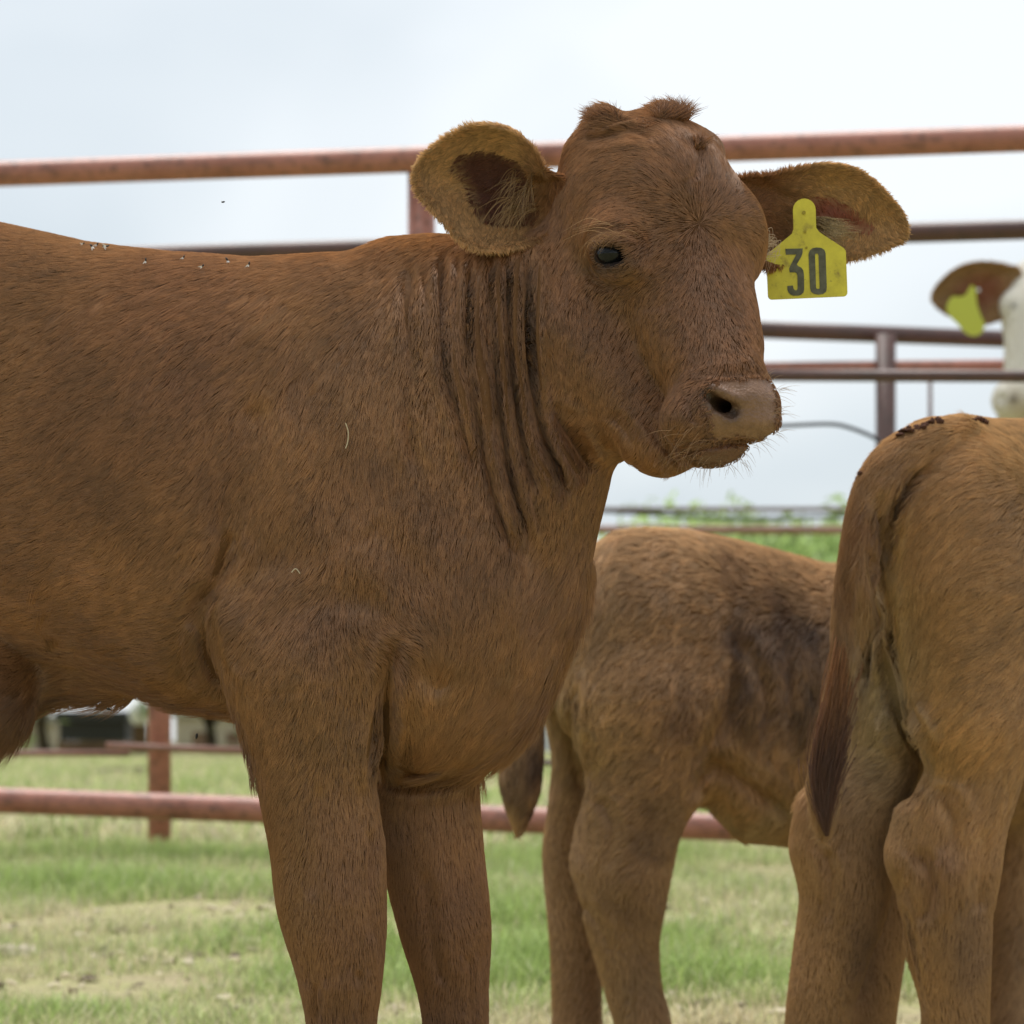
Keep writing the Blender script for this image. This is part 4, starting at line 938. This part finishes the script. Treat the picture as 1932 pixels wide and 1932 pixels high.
# ------------------------------------------------------------------ far things: trees, shed, tank
M_BARK = mat_plain('bark', (.12, .09, .065), .9, .1, 20, .4, bmp=.5); M_LEAF = mat_leafy('tree_leaf', .3, .55)
def tree(loc, h, rad, label, seed, group, dens=1.0, tint=(.16, .24, .06), low=.35):
    r = np.random.default_rng(seed); t = root('tree', loc); tag(t, label, 'tree', group)
    x0, y0, z0 = loc; tips = []
    tk = [np.array([x0, y0, z0 - .05])]
    for k in range(4): tk.append(tk[-1] + np.array([r.normal() * .1 * h * .3, r.normal() * .1 * h * .3, h * .14]))
    V, Q = [], []
    def limb(A, B_, ra, rb, seg=7):
        d = (B_ - A) / np.linalg.norm(B_ - A); s_ = np.cross(d, [.3, .9, .2]); s_ /= np.linalg.norm(s_); q = np.cross(s_, d); k0 = len(V)
        for C, rr in ((A, ra), ((A + B_) / 2 + r.normal(size=3) * ra * .5, (ra + rb) / 2), (B_, rb)):
            for a in np.arange(seg) / seg * 6.283: V.append(C + rr * (math.cos(a) * s_ + math.sin(a) * q))
        for m_ in range(2):
            for i in range(seg): Q.append((k0 + m_ * seg + i, k0 + m_ * seg + (i + 1) % seg, k0 + (m_ + 1) * seg + (i + 1) % seg, k0 + (m_ + 1) * seg + i))
    for a, c in zip(tk[:-1], tk[1:]): limb(a, c, h * .028, h * .022)
    for k in range(11):
        base = tk[r.integers(1, 5)]; a = r.uniform(0, 6.28); e = base + np.array([math.cos(a) * rad * r.uniform(.4, .85), math.sin(a) * rad * r.uniform(.4, .85), h * r.uniform(.08, .42)])
        e[2] = min(e[2], z0 + h * .84); limb(base, e, h * .014, h * .005); tips.append(e)
        for q in range(3): e2 = e + r.normal(size=3) * rad * .28; e2[2] = np.clip(e2[2], z0 + h * low, z0 + h * .86); limb(e, e2, h * .006, h * .002); tips.append(e2)
    mesh_np('trunk', np.array(V), np.array(Q), M_BARK, t)
    n = int(11000 * dens); tips = np.array(tips); c = tips[r.integers(0, len(tips), n)] + r.normal(size=(n, 3)) * np.array([rad * .26, rad * .26, h * .06]); s_ = h * .016 * r.uniform(.6, 1.4, (n, 1))
    a = r.normal(size=(n, 3)); a /= np.linalg.norm(a, axis=1)[:, None]; b_ = np.cross(a, r.normal(size=(n, 3))); b_ /= np.linalg.norm(b_, axis=1)[:, None]
    LV = np.stack([c - a * s_ * 1.6, c + b_ * s_ * .7, c + a * s_ * 1.6, c - b_ * s_ * .7], 1).reshape(-1, 3)
    col = np.array(tint) * r.uniform(.6, 1.4, (n, 1)) * (1 + .25 * fbm(c.astype(f32), seed, 3. / rad)[:, None])
    mesh_np('crown', LV, np.arange(4 * n).reshape(-1, 4), M_LEAF, t, False, np.repeat(col, 4, 0))
TL = [(1265, 1070, 46, 2.0, 'narrow young tree left of the tree clump, below the front calf muzzle'), (1375, 1010, 50, 1.4, 'low bushy tree at the left of the clump seen over the far fence'),
      (1500, 950, 48, 1.9, 'tallest pale green tree seen between the muzzle and the tail of the right calf'), (1605, 935, 44, 1.8, 'leafy tree just peeping out left of the right calf tail'),
      (1720, 960, 52, 2.4, None), (1860, 930, 49, 2.4, None), (1120, 1060, 60, 2.6, None), (960, 1060, 66, 3.0, None), (700, 990, 75, 3.4, None), (400, 1000, 80, 3.6, None), (90, 985, 78, 3.5, None), (-160, 960, 70, 3.2, None), (2080, 930, 47, 2.4, None)]
for i, (u, v, d, rad, lab) in enumerate(TL):
    x, y, _ = P3(u, 1400, d); z = float(ground_z(np.array(x), np.array(y))); h = HC - (v - 1400) * K * d - z
    tree((x, y, z), h, rad, lab or 'green tree of the far tree line, hidden behind the calves', 200 + i, 'trees beyond the far fence', 1.0, (.42, .54, .20) if i % 3 else (.36, .47, .18), .2 if lab else .45)
def bush(loc, r_, h, label, seed, tint):
    r = np.random.default_rng(seed); t = root('bush', loc); tag(t, label, 'bush', 'bushes at the end of the field')
    n = 4500; a = r.normal(size=(n, 3)); a /= np.linalg.norm(a, axis=1)[:, None]; q = np.abs(a) * [1, 1, 1]; c = np.array(loc) + a * np.array([r_, r_, h * .82]) * (r.random((n, 1)) ** .4) * (1 + .2 * fbm(a.astype(f32), seed, 3)[:, None]); c[:, 2] = np.abs(c[:, 2] - loc[2]) + loc[2]
    b_ = np.cross(a, r.normal(size=(n, 3))); b_ /= np.linalg.norm(b_, axis=1)[:, None]; s_ = h * .022 * r.uniform(.6, 1.4, (n, 1))
    LV = np.stack([c - a * s_ * 1.6, c + b_ * s_ * .7, c + a * s_ * 1.6, c - b_ * s_ * .7], 1).reshape(-1, 3)
    mesh_np('foliage', LV, np.arange(4 * n).reshape(-1, 4), M_LEAF, t, False, np.repeat(np.array(tint) * r.uniform(.6, 1.4, (n, 1)), 4, 0))
    V, Q = [], []
    for k in range(6): a_ = k * 1.05; V += [(loc[0] + .03, loc[1], loc[2]), (loc[0] - .03, loc[1], loc[2]), (loc[0] - .01 + math.cos(a_) * r_ * .5, loc[1] + math.sin(a_) * r_ * .5, loc[2] + h * .8), (loc[0] + .01 + math.cos(a_) * r_ * .5, loc[1] + math.sin(a_) * r_ * .5, loc[2] + h * .8)]; Q.append(tuple(range(4 * k, 4 * k + 4)))
    mesh_np('stem', np.array(V), np.array(Q), M_BARK, t)
def box(name, x0, x1, y0, y1, z0, z1, material, parent):
    V = np.array([(x, y, z) for x in (x0, x1) for y in (y0, y1) for z in (z0, z1)], dtype=float); Q = [(0, 1, 3, 2), (4, 6, 7, 5), (0, 4, 5, 1), (2, 3, 7, 6), (0, 2, 6, 4), (1, 5, 7, 3)]
    return mesh_np(name, V, Q, material, parent, False)
def far(u0, v0, u1, v1, d): a = P3(u0, v0, d); c = P3(u1, v1, d); return a[0], c[0], max(c[2], .05), a[2]
M_DARKROOF = mat_plain('dark_tin', (.035, .035, .04), .6); M_BRWALL = mat_plain('brown_boards', (.17, .11, .075), .9, .1, 3, .3); M_WHITE = mat_plain('white_paint', (.8, .82, .85), .5); M_BEIGE = mat_plain('beige_wall', (.42, .37, .29), .9, .1, 2, .15); M_GREYW = mat_plain('grey_boards', (.30, .29, .25), .9, .1, 2, .2)
d = 86
x0, x1, zb, zt = far(112, 1342, 238, 1424, d); t = root('shed', ((x0 + x1) / 2, d, zb)); tag(t, 'low dark shed with brown footing far across the field, left of the red post', 'shed')
box('roof', x0 - .1, x1 + .1, d - .3, d + 2.2, zb + (zt - zb) * .78, zt, M_DARKROOF, t); box('wall', x0, x1, d, d + 2, zb + (zt - zb) * .32, zb + (zt - zb) * .775, M_DARKROOF, t); box('footing', x0 - .05, x1 + .05, d - .08, d + 2.05, zb - .1, zb + (zt - zb) * .315, M_BRWALL, t)
c_ = P3(265, 1345, 84); t = root('water_tank', (c_[0], 84, 0)); tag(t, 'round white tank beside the dark shed, just left of the red post', 'tank')
sphere_mesh('tank_body', c_, np.array([.34, .34, .42]), M_WHITE, t); box('tank_stand', c_[0] - .2, c_[0] + .2, 83.8, 84.2, -.1, c_[2] - .36, M_BRWALL, t)
x0, x1, zb, zt = far(40, 1350, 100, 1424, 90); t = root('shed', ((x0 + x1) / 2, 90, zb)); tag(t, 'narrow beige hut at the end of the field, left of the dark shed', 'hut')
box('wall', x0, x1, 90, 92, zb - .1, zt - .25, M_BEIGE, t); box('roof', x0 - .1, x1 + .1, 89.8, 92.2, zt - .245, zt, M_GREYW, t)
x0, x1, zb, zt = far(330, 1325, 620, 1424, 95); t = root('barn', ((x0 + x1) / 2, 95, zb)); tag(t, 'long pale barn at the end of the field, right of the red post', 'barn')
box('wall', x0, x1, 95, 99, zb - .1, zt - .5, M_BEIGE, t); box('roof', x0 - .2, x1 + .2, 94.8, 99.2, zt - .495, zt, M_GREYW, t)
for k in range(4): box('door', x0 + .6 + k * 1.15, x0 + 1.1 + k * 1.15, 94.96, 94.995, zb, zb + .75, M_BRWALL, t)
x0, x1, zb, zt = far(880, 1300, 1080, 1424, 100); t = root('barn', ((x0 + x1) / 2, 100, zb)); tag(t, 'pale grey barn at the end of the field, beside the middle calf tail', 'barn')
box('wall', x0, x1, 100, 104, zb - .1, zt - .6, mat_plain('pale_tin', (.6, .6, .6), .6), t); box('roof', x0 - .2, x1 + .2, 99.8, 104.2, zt - .595, zt, M_WHITE, t)
for i, (u, v, dd, tint, lab) in enumerate([(20, 1365, 88, (.34, .38, .18), 'pale green bush left of the far shed'), (190, 1332, 92, (.30, .38, .14), 'green bush rising behind the dark shed'), (300, 1385, 88, (.38, .33, .24), 'dry brown bush at the foot of the red post'),
                                    (430, 1400, 70, (.42, .38, .26), 'dry bush at the right end of the gap under the belly'), (1500, 1055, 40, (.34, .46, .14), 'bright green bush low behind the far fence, over the middle calf'), (1400, 1065, 40, (.30, .42, .13), 'green bush behind the far fence, left of the brighter one'), (1590, 1050, 41, (.32, .44, .13), 'green bush behind the far fence, touching the tail of the right calf')]):
    p = P3(u, 1400, dd); z = float(ground_z(np.array(p[0]), np.array(p[1]))); h = HC - (v - 1400) * K * dd - z; bush((p[0], p[1], z), max(.7, h * .45), h, lab, 300 + i, tint)
print('far', time.time() - T0)

# ------------------------------------------------------------------ right calf, seen from behind
c2 = Beast(DC * 1.2)
c2.elb((1805, 1010, 10), (165, 205, 190), 50)
c2.torso([(1700, 850, 1250, 60, 20), (1800, 798, 1330, 170, -30), (1960, 796, 1420, 235, -140), (2160, 815, 1470, 245, -300), (2400, 810, 1480, 225, -480), (2560, 850, 1380, 170, -590)], 50, 2.1, 40.)
c2.cone((1760, 850, 60), 50, (1700, 960, 70), 60, 40)
c2.cone((1840, 1130, 40), 170, (1835, 1330, 40), 132, 50)
c2.chain([(1835, 1330, 40, 125), (1835, 1450, 36, 92), (1800, 1560, 26, 94), (1788, 1630, 22, 94), (1784, 1700, 20, 86), (1790, 1800, 18, 76), (1802, 1932, 16, 60), (1804, 2080, 16, 54), (1806, 2150, 16, 58), (1822, 2210, 30, 60), (1834, 2270, 36, 70)], 14, 30)
c2.cone((1745, 1560, 20), 50, (1722, 1610, 22), 42, 50)
c2.cone((1700, 1120, -110), 110, (1690, 1330, -130), 95, 50)
c2.chain([(1690, 1330, -130, 92), (1665, 1450, -130, 80), (1605, 1560, -130, 84), (1592, 1630, -130, 86), (1592, 1700, -130, 80), (1568, 1800, -132, 68), (1542, 1932, -134, 57), (1536, 2080, -134, 50), (1536, 2150, -134, 54), (1552, 2210, -120, 56), (1562, 2270, -116, 66)], 14, 30)
c2.cone((1560, 1530, -128), 50, (1540, 1590, -128), 38, 50)
c2.chain([(2150, 1300, -240, 110), (2130, 1500, -250, 70), (2110, 1700, -260, 62), (2105, 1800, -260, 44), (2110, 2080, -260, 42), (2125, 2250, -255, 60)], 14, 40)
c2.chain([(1960, 1300, -420, 100), (1800, 1500, -430, 62), (1672, 1640, -440, 58), (1655, 1760, -440, 56), (1640, 1932, -440, 46), (1640, 2080, -440, 42), (1650, 2230, -436, 58)], 14, 40)
c2.cone((2520, 900, -590), 130, (2800, 780, -700), 85, 60); c2.cone((2800, 740, -700), 95, (2960, 900, -760), 55, 40)
c2.elb((2740, 720, -640), (60, 26, 20), 10); c2.elb((2800, 720, -800), (50, 26, 20), 10)
# tail
c2.chain([(1820, 826, 90, 34), (1740, 842, 120, 38), (1680, 884, 135, 40), (1642, 950, 140, 34), (1618, 1050, 138, 29), (1602, 1150, 124, 26), (1596, 1250, 118, 24), (1582, 1340, 112, 26), (1564, 1430, 108, 28), (1556, 1500, 106, 24), (1560, 1575, 106, 5)], 8, 10)
c2.creases += [([(1668, 930), (1652, 1000), (1648, 1100), (1640, 1200), (1628, 1290)], 34, 12, -300), ([(1760, 880), (1712, 920), (1676, 990)], 12, 12, -300), ([(1660, 1050), (1668, 1180), (1690, 1300), (1730, 1420)], 22, 16, -200), ([(1700, 1330), (1740, 1440), (1715, 1520)], 16, 18, -200), ([(1720, 880), (1690, 960), (1665, 1050)], 14, 14, -200),
               ([(1735, 1600), (1760, 1660), (1745, 1740)], 12, 16, -60), ([(1860, 1560), (1850, 1640), (1842, 1720)], 7, 16, -60), ([(1770, 1480), (1800, 1540), (1790, 1600)], 8, 16, -60),
               ([(1560, 1600), (1570, 1660), (1560, 1740)], 9, 12, -200), ([(1700, 1700), (1722, 1800), (1742, 1932)], 8, 9, -200)]
c2.bumps += [((1790, 1640), (40, 36), 0, 10, -60), ((1880, 1000), (60, 160), 10, 8, -200), ((1690, 1620), (18, 36), 0, 6, -100), ((1820, 1250), (60, 120), 0, 8, -60)]
c2.build((480, -950, -960), (2060, 420, 700), 9, 1, 2)
calf2 = root('calf', (0, c2.D, 0)); tag(calf2, 'red-brown calf at the right edge seen from behind, tail hanging in front of its leg', 'calf')
C2S = [(1700, 870, 46, 40, (.20, .085, .032), .7), (1640, 970, 34, 80, (.22, .09, .033), .85), (1608, 1120, 30, 130, (.21, .085, .03), .85), (1590, 1300, 30, 110, (.18, .07, .025), .85), (1690, 1060, 40, 150, (.56, .34, .13), .8), (1665, 1350, 80, 170, (.50, .38, .22), .85), (1600, 1480, 80, 200, (.33, .20, .11), .5), (1560, 1470, 36, 90, (.10, .035, .025), .0), (1800, 880, 110, 46, (.42, .22, .08), .45), (1830, 1800, 40, 120, (.15, .08, .045), .5), (1630, 1800, 40, 120, (.12, .06, .04), .6), (1780, 1640, 60, 60, (.30, .15, .09), .5)]
c2d = Beast.uvw(c2, c2.V)
BR2 = np.array([.43, .23, .09]); GD2 = np.array([.52, .32, .15])
body2 = mesh_np('body', c2.world(c2.V), c2.Q, M_SKIN, calf2, cols=coat_col(c2, c2.V, BR2, GD2, C2S, 41) * .6)
CT2 = [(1900, 850, 190, 26), (1800, 880, 215, 26), (1700, 900, 235, 34), (1640, 980, 258, 40), (1610, 1150, 266, 36), (1590, 1300, 262, 44), (1556, 1450, 262, 50), (1760, 1000, 228, 28), (1850, 1000, 215, 28), (1920, 1050, 212, 28), (1720, 1100, 245, 26), (1850, 1200, 205, 28), (1760, 1250, 235, 26), (1680, 1250, 250, 24), (1900, 1350, 225, 26), (1800, 1450, 250, 24), (1660, 1450, 215, 26), (1600, 1600, 262, 22), (1800, 1650, 268, 20), (1800, 1850, 268, 20), (1560, 1850, 266, 20)]
def c2_extra(u, v, w, N, ln, lift): return ln * (1 + .5 * (w > 85)), np.full(len(u), lift, dtype=f32)
def c2_coat():
    def wf(c, nn): u, v, w = c2.uvw(c); return np.clip(nn[:, 1] + .5, .15, 1) * np.where((u > 2010) | (v > 1990), .2, 1) * np.where((w > 70) & (u < 1700), 1.8, 1)
coat(c2, 170000, CT2, BR2, GD2, C2S, 'coat', body2, 71, extra=c2_extra, lift=.11, rad=.66, clump=13)
rs = np.random.default_rng(17); ls, rd, cl = [], [], []
for i in range(2600):   # long hair of the tail switch
    t = rs.random() ** .8; v0 = 1180 + t * 330; u0 = np.interp(v0, [1150, 1250, 1340, 1430, 1500], [1602, 1596, 1582, 1564, 1556]) + rs.normal() * np.interp(v0, [1180, 1350, 1430, 1510], [10, 14, 17, 10]); w0 = 120 + rs.uniform(0, 26); L = rs.uniform(60, 120)
    ve = min(v0 + L, 1578); ue = np.interp(ve, [1250, 1340, 1430, 1500, 1578], [1592, 1578, 1560, 1552, 1560]) + (u0 - np.interp(v0, [1150, 1250, 1340, 1430, 1500], [1602, 1596, 1582, 1564, 1556])) * np.interp(ve, [1300, 1450, 1578], [1, .9, .15])
    ls.append([(u0, v0, w0), ((u0 + ue) / 2 - 3, (v0 + ve) / 2, w0 + 8), (ue, ve, w0 + 4)]); rd.append(.8)
    k = np.clip((ve - 1330) / 130, 0, 1); cl.append((np.array((.30, .13, .05)) * (1 - k) + np.array((.11, .042, .022)) * k) * rs.uniform(.6, 1.35))
strands(c2, 'tail_switch', ls, rd, cl, body2, 6)
M_DUNG = mat_plain('dried_dung', (.075, .036, .024), .95, .1, 90, .5, bmp=.6)
rs = np.random.default_rng(5); q_ = [(1696 + 6.2 * k + rs.uniform(-4, 4), 812 - 1.9 * k + rs.uniform(-3, 5)) for k in range(14)] + [(1836, 789), (1844, 786), (1852, 788), (1861, 794)] + [(1618, 900), (1626, 888)]
for k, (u, v) in enumerate(q_):
    w0 = max(60, c2.surf(u, v + 8)); o = lump('dung_clump', tuple(uvline(c2, [(u, v + 4, w0)])[0]), np.array([rs.uniform(4, 10), 8, rs.uniform(3, 7)]) * c2.S, M_DUNG, None, None, 500 + k); o.parent = calf2
    o.location = Vector(o.location) - Vector(calf2['_org']); 
for o in (calf, calf2): pass
print('calf2', time.time() - T0)

# ------------------------------------------------------------------ middle calf
c3 = Beast(DC * 1.5)
c3.torso([(1060, 1120, 1330, 60, 0), (1160, 1020, 1430, 150, 0), (1300, 1006, 1490, 175, -20), (1400, 1026, 1584, 185, -45), (1560, 1068, 1598, 188, -90), (1760, 1066, 1590, 185, -150), (1950, 1040, 1540, 165, -200), (2060, 1100, 1440, 110, -230)], 40, 2.2, 50.)
c3.elb((1210, 1190, 10), (165, 175, 160), 50)
c3.elb((1215, 1300, 60), (155, 150, 95), 40)
c3.chain([(1215, 1330, 70, 140), (1222, 1440, 74, 112), (1195, 1540, 74, 92), (1178, 1630, 72, 87), (1176, 1700, 72, 76), (1180, 1780, 72, 60), (1196, 1870, 72, 50), (1213, 1932, 72, 49), (1224, 2020, 72, 52), (1236, 2070, 80, 62)], 12, 40)
c3.cone((1140, 1580, 70), 44, (1120, 1625, 70), 34, 40)
c3.chain([(1120, 1300, -90, 100), (1110, 1420, -95, 64), (1092, 1530, -95, 54), (1080, 1610, -95, 53), (1082, 1700, -95, 48), (1086, 1800, -95, 44), (1089, 1932, -95, 44), (1094, 2020, -95, 48), (1104, 2070, -90, 58)], 12, 40)
c3.chain([(1120, 1060, 0, 30), (1060, 1130, 20, 34), (1010, 1230, 25, 32), (990, 1320, 25, 33), (984, 1420, 25, 36), (982, 1490, 25, 32), (980, 1570, 25, 5)], 8, 12)
c3.chain([(1820, 1400, -60, 110), (1800, 1560, -60, 70), (1790, 1700, -60, 58), (1790, 1900, -60, 42), (1796, 2060, -55, 56)], 12, 30)
c3.chain([(1920, 1400, -260, 100), (1900, 1560, -260, 66), (1890, 1700, -260, 56), (1890, 1900, -260, 42), (1896, 2060, -255, 56)], 12, 30)
c3.cone((2000, 1150, -220), 120, (2260, 1000, -240), 85, 50); c3.cone((2270, 960, -240), 90, (2400, 1120, -200), 52, 40)
c3.creases += [([(1380, 1160), (1388, 1260), (1365, 1360), (1320, 1440)], 14, 20, -200), ([(1300, 1480), (1350, 1440), (1420, 1480), (1500, 1540)], 12, 18, -200), ([(1085, 1290), (1080, 1400), (1098, 1500)], 9, 10, -200), ([(1130, 1500), (1160, 1560), (1150, 1640)], 7, 12, -100), ([(1400, 1200), (1440, 1300), (1450, 1400)], 8, 16, -200), ([(1480, 1200), (1490, 1320), (1490, 1420)], 6, 16, -200), ([(1100, 1700), (1130, 1740), (1160, 1800)], 5, 10, -200)]
c3.bumps += [((1240, 1150), (60, 50), 0, 8, -200), ((1180, 1660), (36, 40), 0, 6, -60)]
c3.build((-60, -420, -780), (1560, 300, 480), 9, 1, 2)
calf3 = root('calf', (0, c3.D, 0)); tag(calf3, 'light brown calf in the middle with dark wet patches on its flank, head hidden', 'calf')
BR3 = np.array([.44, .245, .11]); GD3 = np.array([.56, .37, .20])
C3S = [(1125, 1050, 30, 50, (.28, .09, .03), .8), (1430, 1165, 66, 36, (.10, .040, .016), .85), (1415, 1240, 40, 70, (.09, .036, .015), .9), (1520, 1200, 60, 50, (.08, .032, .014), .85), (1440, 1330, 50, 60, (.10, .042, .018), .8), (1535, 1320, 44, 80, (.07, .032, .014), .8), (1300, 1340, 26, 40, (.14, .06, .03), .6), (1400, 1110, 40, 24, (.14, .06, .03), .5),
       (1220, 1560, 60, 30, (.14, .065, .028), .6), (1180, 1720, 60, 40, (.15, .07, .035), .5), (1060, 1350, 22, 120, (.42, .28, .13), .6), (1100, 1400, 20, 100, (.42, .27, .11), .5), (984, 1480, 40, 70, (.08, .035, .022), .8), (1420, 1560, 120, 40, (.46, .33, .18), .7), (1190, 1860, 60, 80, (.34, .22, .12), .5)]
body3 = mesh_np('body', c3.world(c3.V), c3.Q, M_SKIN, calf3, cols=coat_col(c3, c3.V, BR3, GD3, C3S, 61) * .7)
CT3 = [(1130, 1030, 240, 24), (1200, 1050, 200, 24), (1350, 1050, 190, 24), (1500, 1100, 200, 24), (1200, 1200, 225, 24), (1100, 1300, 262, 26), (1300, 1250, 215, 24), (1200, 1400, 232, 26), (1300, 1400, 240, 24), (1450, 1250, 262, 30), (1450, 1450, 262, 32), (1420, 1570, 230, 30), (1150, 1550, 215, 24), (1230, 1600, 230, 26), (1180, 1750, 268, 18), (1080, 1600, 262, 18), (985, 1400, 262, 40), (1090, 1850, 268, 18), (1060, 1150, 240, 36)]
coat(c3, 110000, CT3, BR3, GD3, C3S, 'coat', body3, 81, lift=.14, rad=.75, clump=16, wav=.24, curl=.03)
print('calf3', time.time() - T0)

# ------------------------------------------------------------------ white-faced cow behind the fence
cw = Beast(8.6)
_p = cw.p; cw.p = lambda c: _p((c[0] - 24, c[1], c[2]))
cw.elb((1985, 590, 0), (68, 90, 66), 20); cw.cone((1972, 600, 20), 52, (1955, 730, 60), 36, 20); cw.elb((1950, 755, 70), (55, 44, 40), 16)
cw.elb((1935, 575, 22), (24, 26, 22), 12); cw.elb((1995, 515, -10), (52, 34, 40), 20)
cw.elb((1912, 750, 96), (10, 10, 10), 6, sub=True)
cw.cone((2010, 620, -60), 80, (2160, 740, -160), 120, 30)
cw.torso([(2090, 640, 900, 90, -150), (2200, 600, 1000, 120, -200), (2500, 610, 1060, 150, -300), (2850, 600, 1040, 130, -420), (2960, 640, 950, 80, -460)], 30)
for u, w in ((2180, -110), (2230, -310), (2830, -340), (2870, -500)): cw.chain([(u, 980, w, 55), (u, 1200, w, 34), (u, 1400, w, 26), (u, 1540, w, 24), (u + 6, 1590, w + 6, 34)], 10, 30)
cw.build((840, -620, -230), (2080, 220, 960), 7, 0, 2)
cow = root('cow', (0, 8.6, 0)); tag(cow, 'white-faced cow behind the fence at the right edge, brown ear with a blank yellow tag', 'cow')
uc, vc, wc_ = cw.uvw(cw.V); colw = np.tile(np.array([.9, .86, .77]), (len(cw.V), 1)); colw[(uc > 2060)] = (.24, .10, .04)
colw = spots(uc, vc, wc_, colw, [(1915, 752, 16, 26, (.55, .42, .25), .6), (1950, 775, 40, 26, (.45, .35, .2), .7), (1913, 576, 7, 6, (.03, .02, .02), .9), (1912, 752, 7, 8, (.12, .08, .06), .9)], 1.)
bodyw = mesh_np('body', cw.world(cw.V), cw.Q, M_SKIN, cow, cols=colw)
r_ = np.random.default_rng(4); P_, N_ = scatter(cw.V, cw.Q, cw.N, 26000, lambda c, n: np.where(cw.uvw(c)[0] < 2040, 1., .12) * np.clip(n[:, 1] + .7, .2, 1), 4)
uu, vv, ww = cw.uvw(P_); PT, L_, ky = grow(P_, N_, np.full(len(uu), -.2), np.full(len(uu), -1.), np.full(len(uu), 9.), .3, 6, .3, 7, 3)
cH = np.where((uu > 2060)[:, None], (.24, .10, .04), (.95, .9, .8)) * r_.uniform(.9, 1.04, (len(uu), 1)); cH = spots(uu, vv, ww, cH, [(1950, 775, 40, 26, (.6, .46, .26), .6), (1912, 752, 7, 8, (.12, .08, .06), .9)], 1.)
hair_object('coat', cw.world(PT.reshape(-1, 3)).reshape(-1, 3, 3), np.ones((len(uu), 1)) * np.array([[.35, .3, .08]]) * cw.S, cH, M_HAIR, bodyw, N_)
sphere_mesh('eyeball', uvline(cw, [(1914, 576, 26)])[0], np.array([9, 9, 9]) * cw.S, M_EYE, cow)
EAR_W = [(1925, 512), (1900, 500), (1870, 494), (1838, 495), (1800, 508), (1770, 535), (1758, 560), (1766, 578), (1790, 595), (1820, 606), (1850, 612), (1880, 606), (1908, 592), (1930, 575)]
CAV_W = [(1800, 545), (1830, 520), (1870, 515), (1895, 530), (1890, 560), (1860, 585), (1820, 575)]
e_ = make_ear(cw, EAR_W, (1850, 552), 20, .1, 0, 22, 5, cow, M_SKIN, CAV_W, (.24, .09, .045), (.40, .24, .11), (.25, .12, .05), [(1800, 550, 190, 9), (1850, 520, 190, 9), (1850, 590, 240, 9)], 6000, seed=91)
tg = root('ear_tag', tuple(uvline(cw, [(1835, 560, 30)])[0])); tag(tg, 'plain yellow-green ear tag in the ear of the white-faced cow', 'ear tag')
tp = smooth_line([(1834, 538), (1828, 545), (1822, 556), (1808, 560), (1796, 560), (1786, 580), (1792, 596), (1806, 610), (1822, 628), (1838, 634), (1852, 628), (1858, 612), (1850, 594), (1844, 576), (1842, 560), (1840, 544)], 4, True)
plate(cw, 'tag_plate', tp, 32, 3, mat_plain('lime_tag', (.55, .58, .08), .5), tg); plate(cw, 'stud', arc(1846, 547, 3.4, 0, 330, 11), 34, 3, M_WHITE, tg)
print('cow', time.time() - T0)

# ------------------------------------------------------------------ flies and seed husks
M_FLY = mat_plain('fly_black', (.02, .018, .016), .5); M_WING = mat_plain('fly_wing', (.85, .83, .8), .4)
def fly(u, v, w, ang, label, group, wing=1.0, size=5.):
    pos = uvline(b, [(u, v, w)])[0]; t = root('fly', tuple(pos)); tag(t, label, 'fly', group); s_ = size * S; ca, sa = math.cos(ang), math.sin(ang)
    o = sphere_mesh('thorax', (0, 0, 0), np.array([s_ * .8, s_ * .35, s_ * .38]), M_FLY, None, 10, 7); o.parent = t; o.rotation_euler = (0, -ang, 0)
    for sg in (-1, 1):
        V = np.array([(0, 0, 0), (-s_ * .9, -s_ * .2, s_ * (.35 + .45 * sg * .5 + .2)), (-s_ * 1.7, -s_ * .25, s_ * (.7 + .6 * sg)), (-s_ * 1.1, 0, s_ * (.1 + .3 * sg))]); V = np.array([(x * ca - z * sa, y, x * sa + z * ca) for x, y, z in V]) * wing
        me = mesh_np('wing', V, [(0, 1, 2, 3)], M_WING, None, False); me.parent = t
for i, (u, v, a) in enumerate([(158, 459, .6), (172, 463, 2.4), (184, 460, 1.0), (195, 465, 2.8), (203, 464, .3), (275, 490, 1.6), (347, 484, 1.2), (428, 489, 2.2), (470, 497, 1.4), (383, 501, .9)]):
    fly(u, v, b.surf(u, v + 6) + 8, a, ['leftmost fly of the row along the front calf back', 'second fly from the left on the front calf back, close to the first', 'fly with spread pale wings in the left cluster on the calf back', 'fourth fly from the left on the calf back', 'fly at the right end of the left cluster on the calf back', 'lone fly in the middle of the calf back, where the brown rail appears', 'fly on the calf back just right of the lone middle fly', 'second fly from the right on the calf back', 'rightmost fly on the front calf back', 'fly low on the back, between the right hand flies'][i], 'flies on the calf back', 1.2, 3.4 + 1.9 * ((i * 37) % 10) / 10)
fly(421, 381, 60, .2, 'single dark fly in the air above the calf back', None, .5, 4.5)
fly(205, 1338, 0, -.3, 'left fly hovering just under the calf belly', None, .4, 6); fly(371, 1389, 0, 1.4, 'lower fly hovering under the calf belly, right of the red post', None, .4, 7)
M_STRAW = mat_plain('straw', (.55, .45, .30), .7)
def seed(u, v, pts, label):
    w0 = b.surf(u, v) + 9; t = polytube('straw', [tuple(uvline(b, [(u + x, v + y, w0)])[0]) for x, y in pts], 1.1 * S, M_STRAW, None, 6); tag(t, label, 'straw', None)
seed(652, 820, [(0, -22), (5, -5), (4, 14), (0, 26)], 'thin pale straw curled on the calf shoulder')
seed(558, 1076, [(-8, 4), (0, -3), (8, 6)], 'tiny bent straw on the calf upper foreleg')
print('total', time.time() - T0)
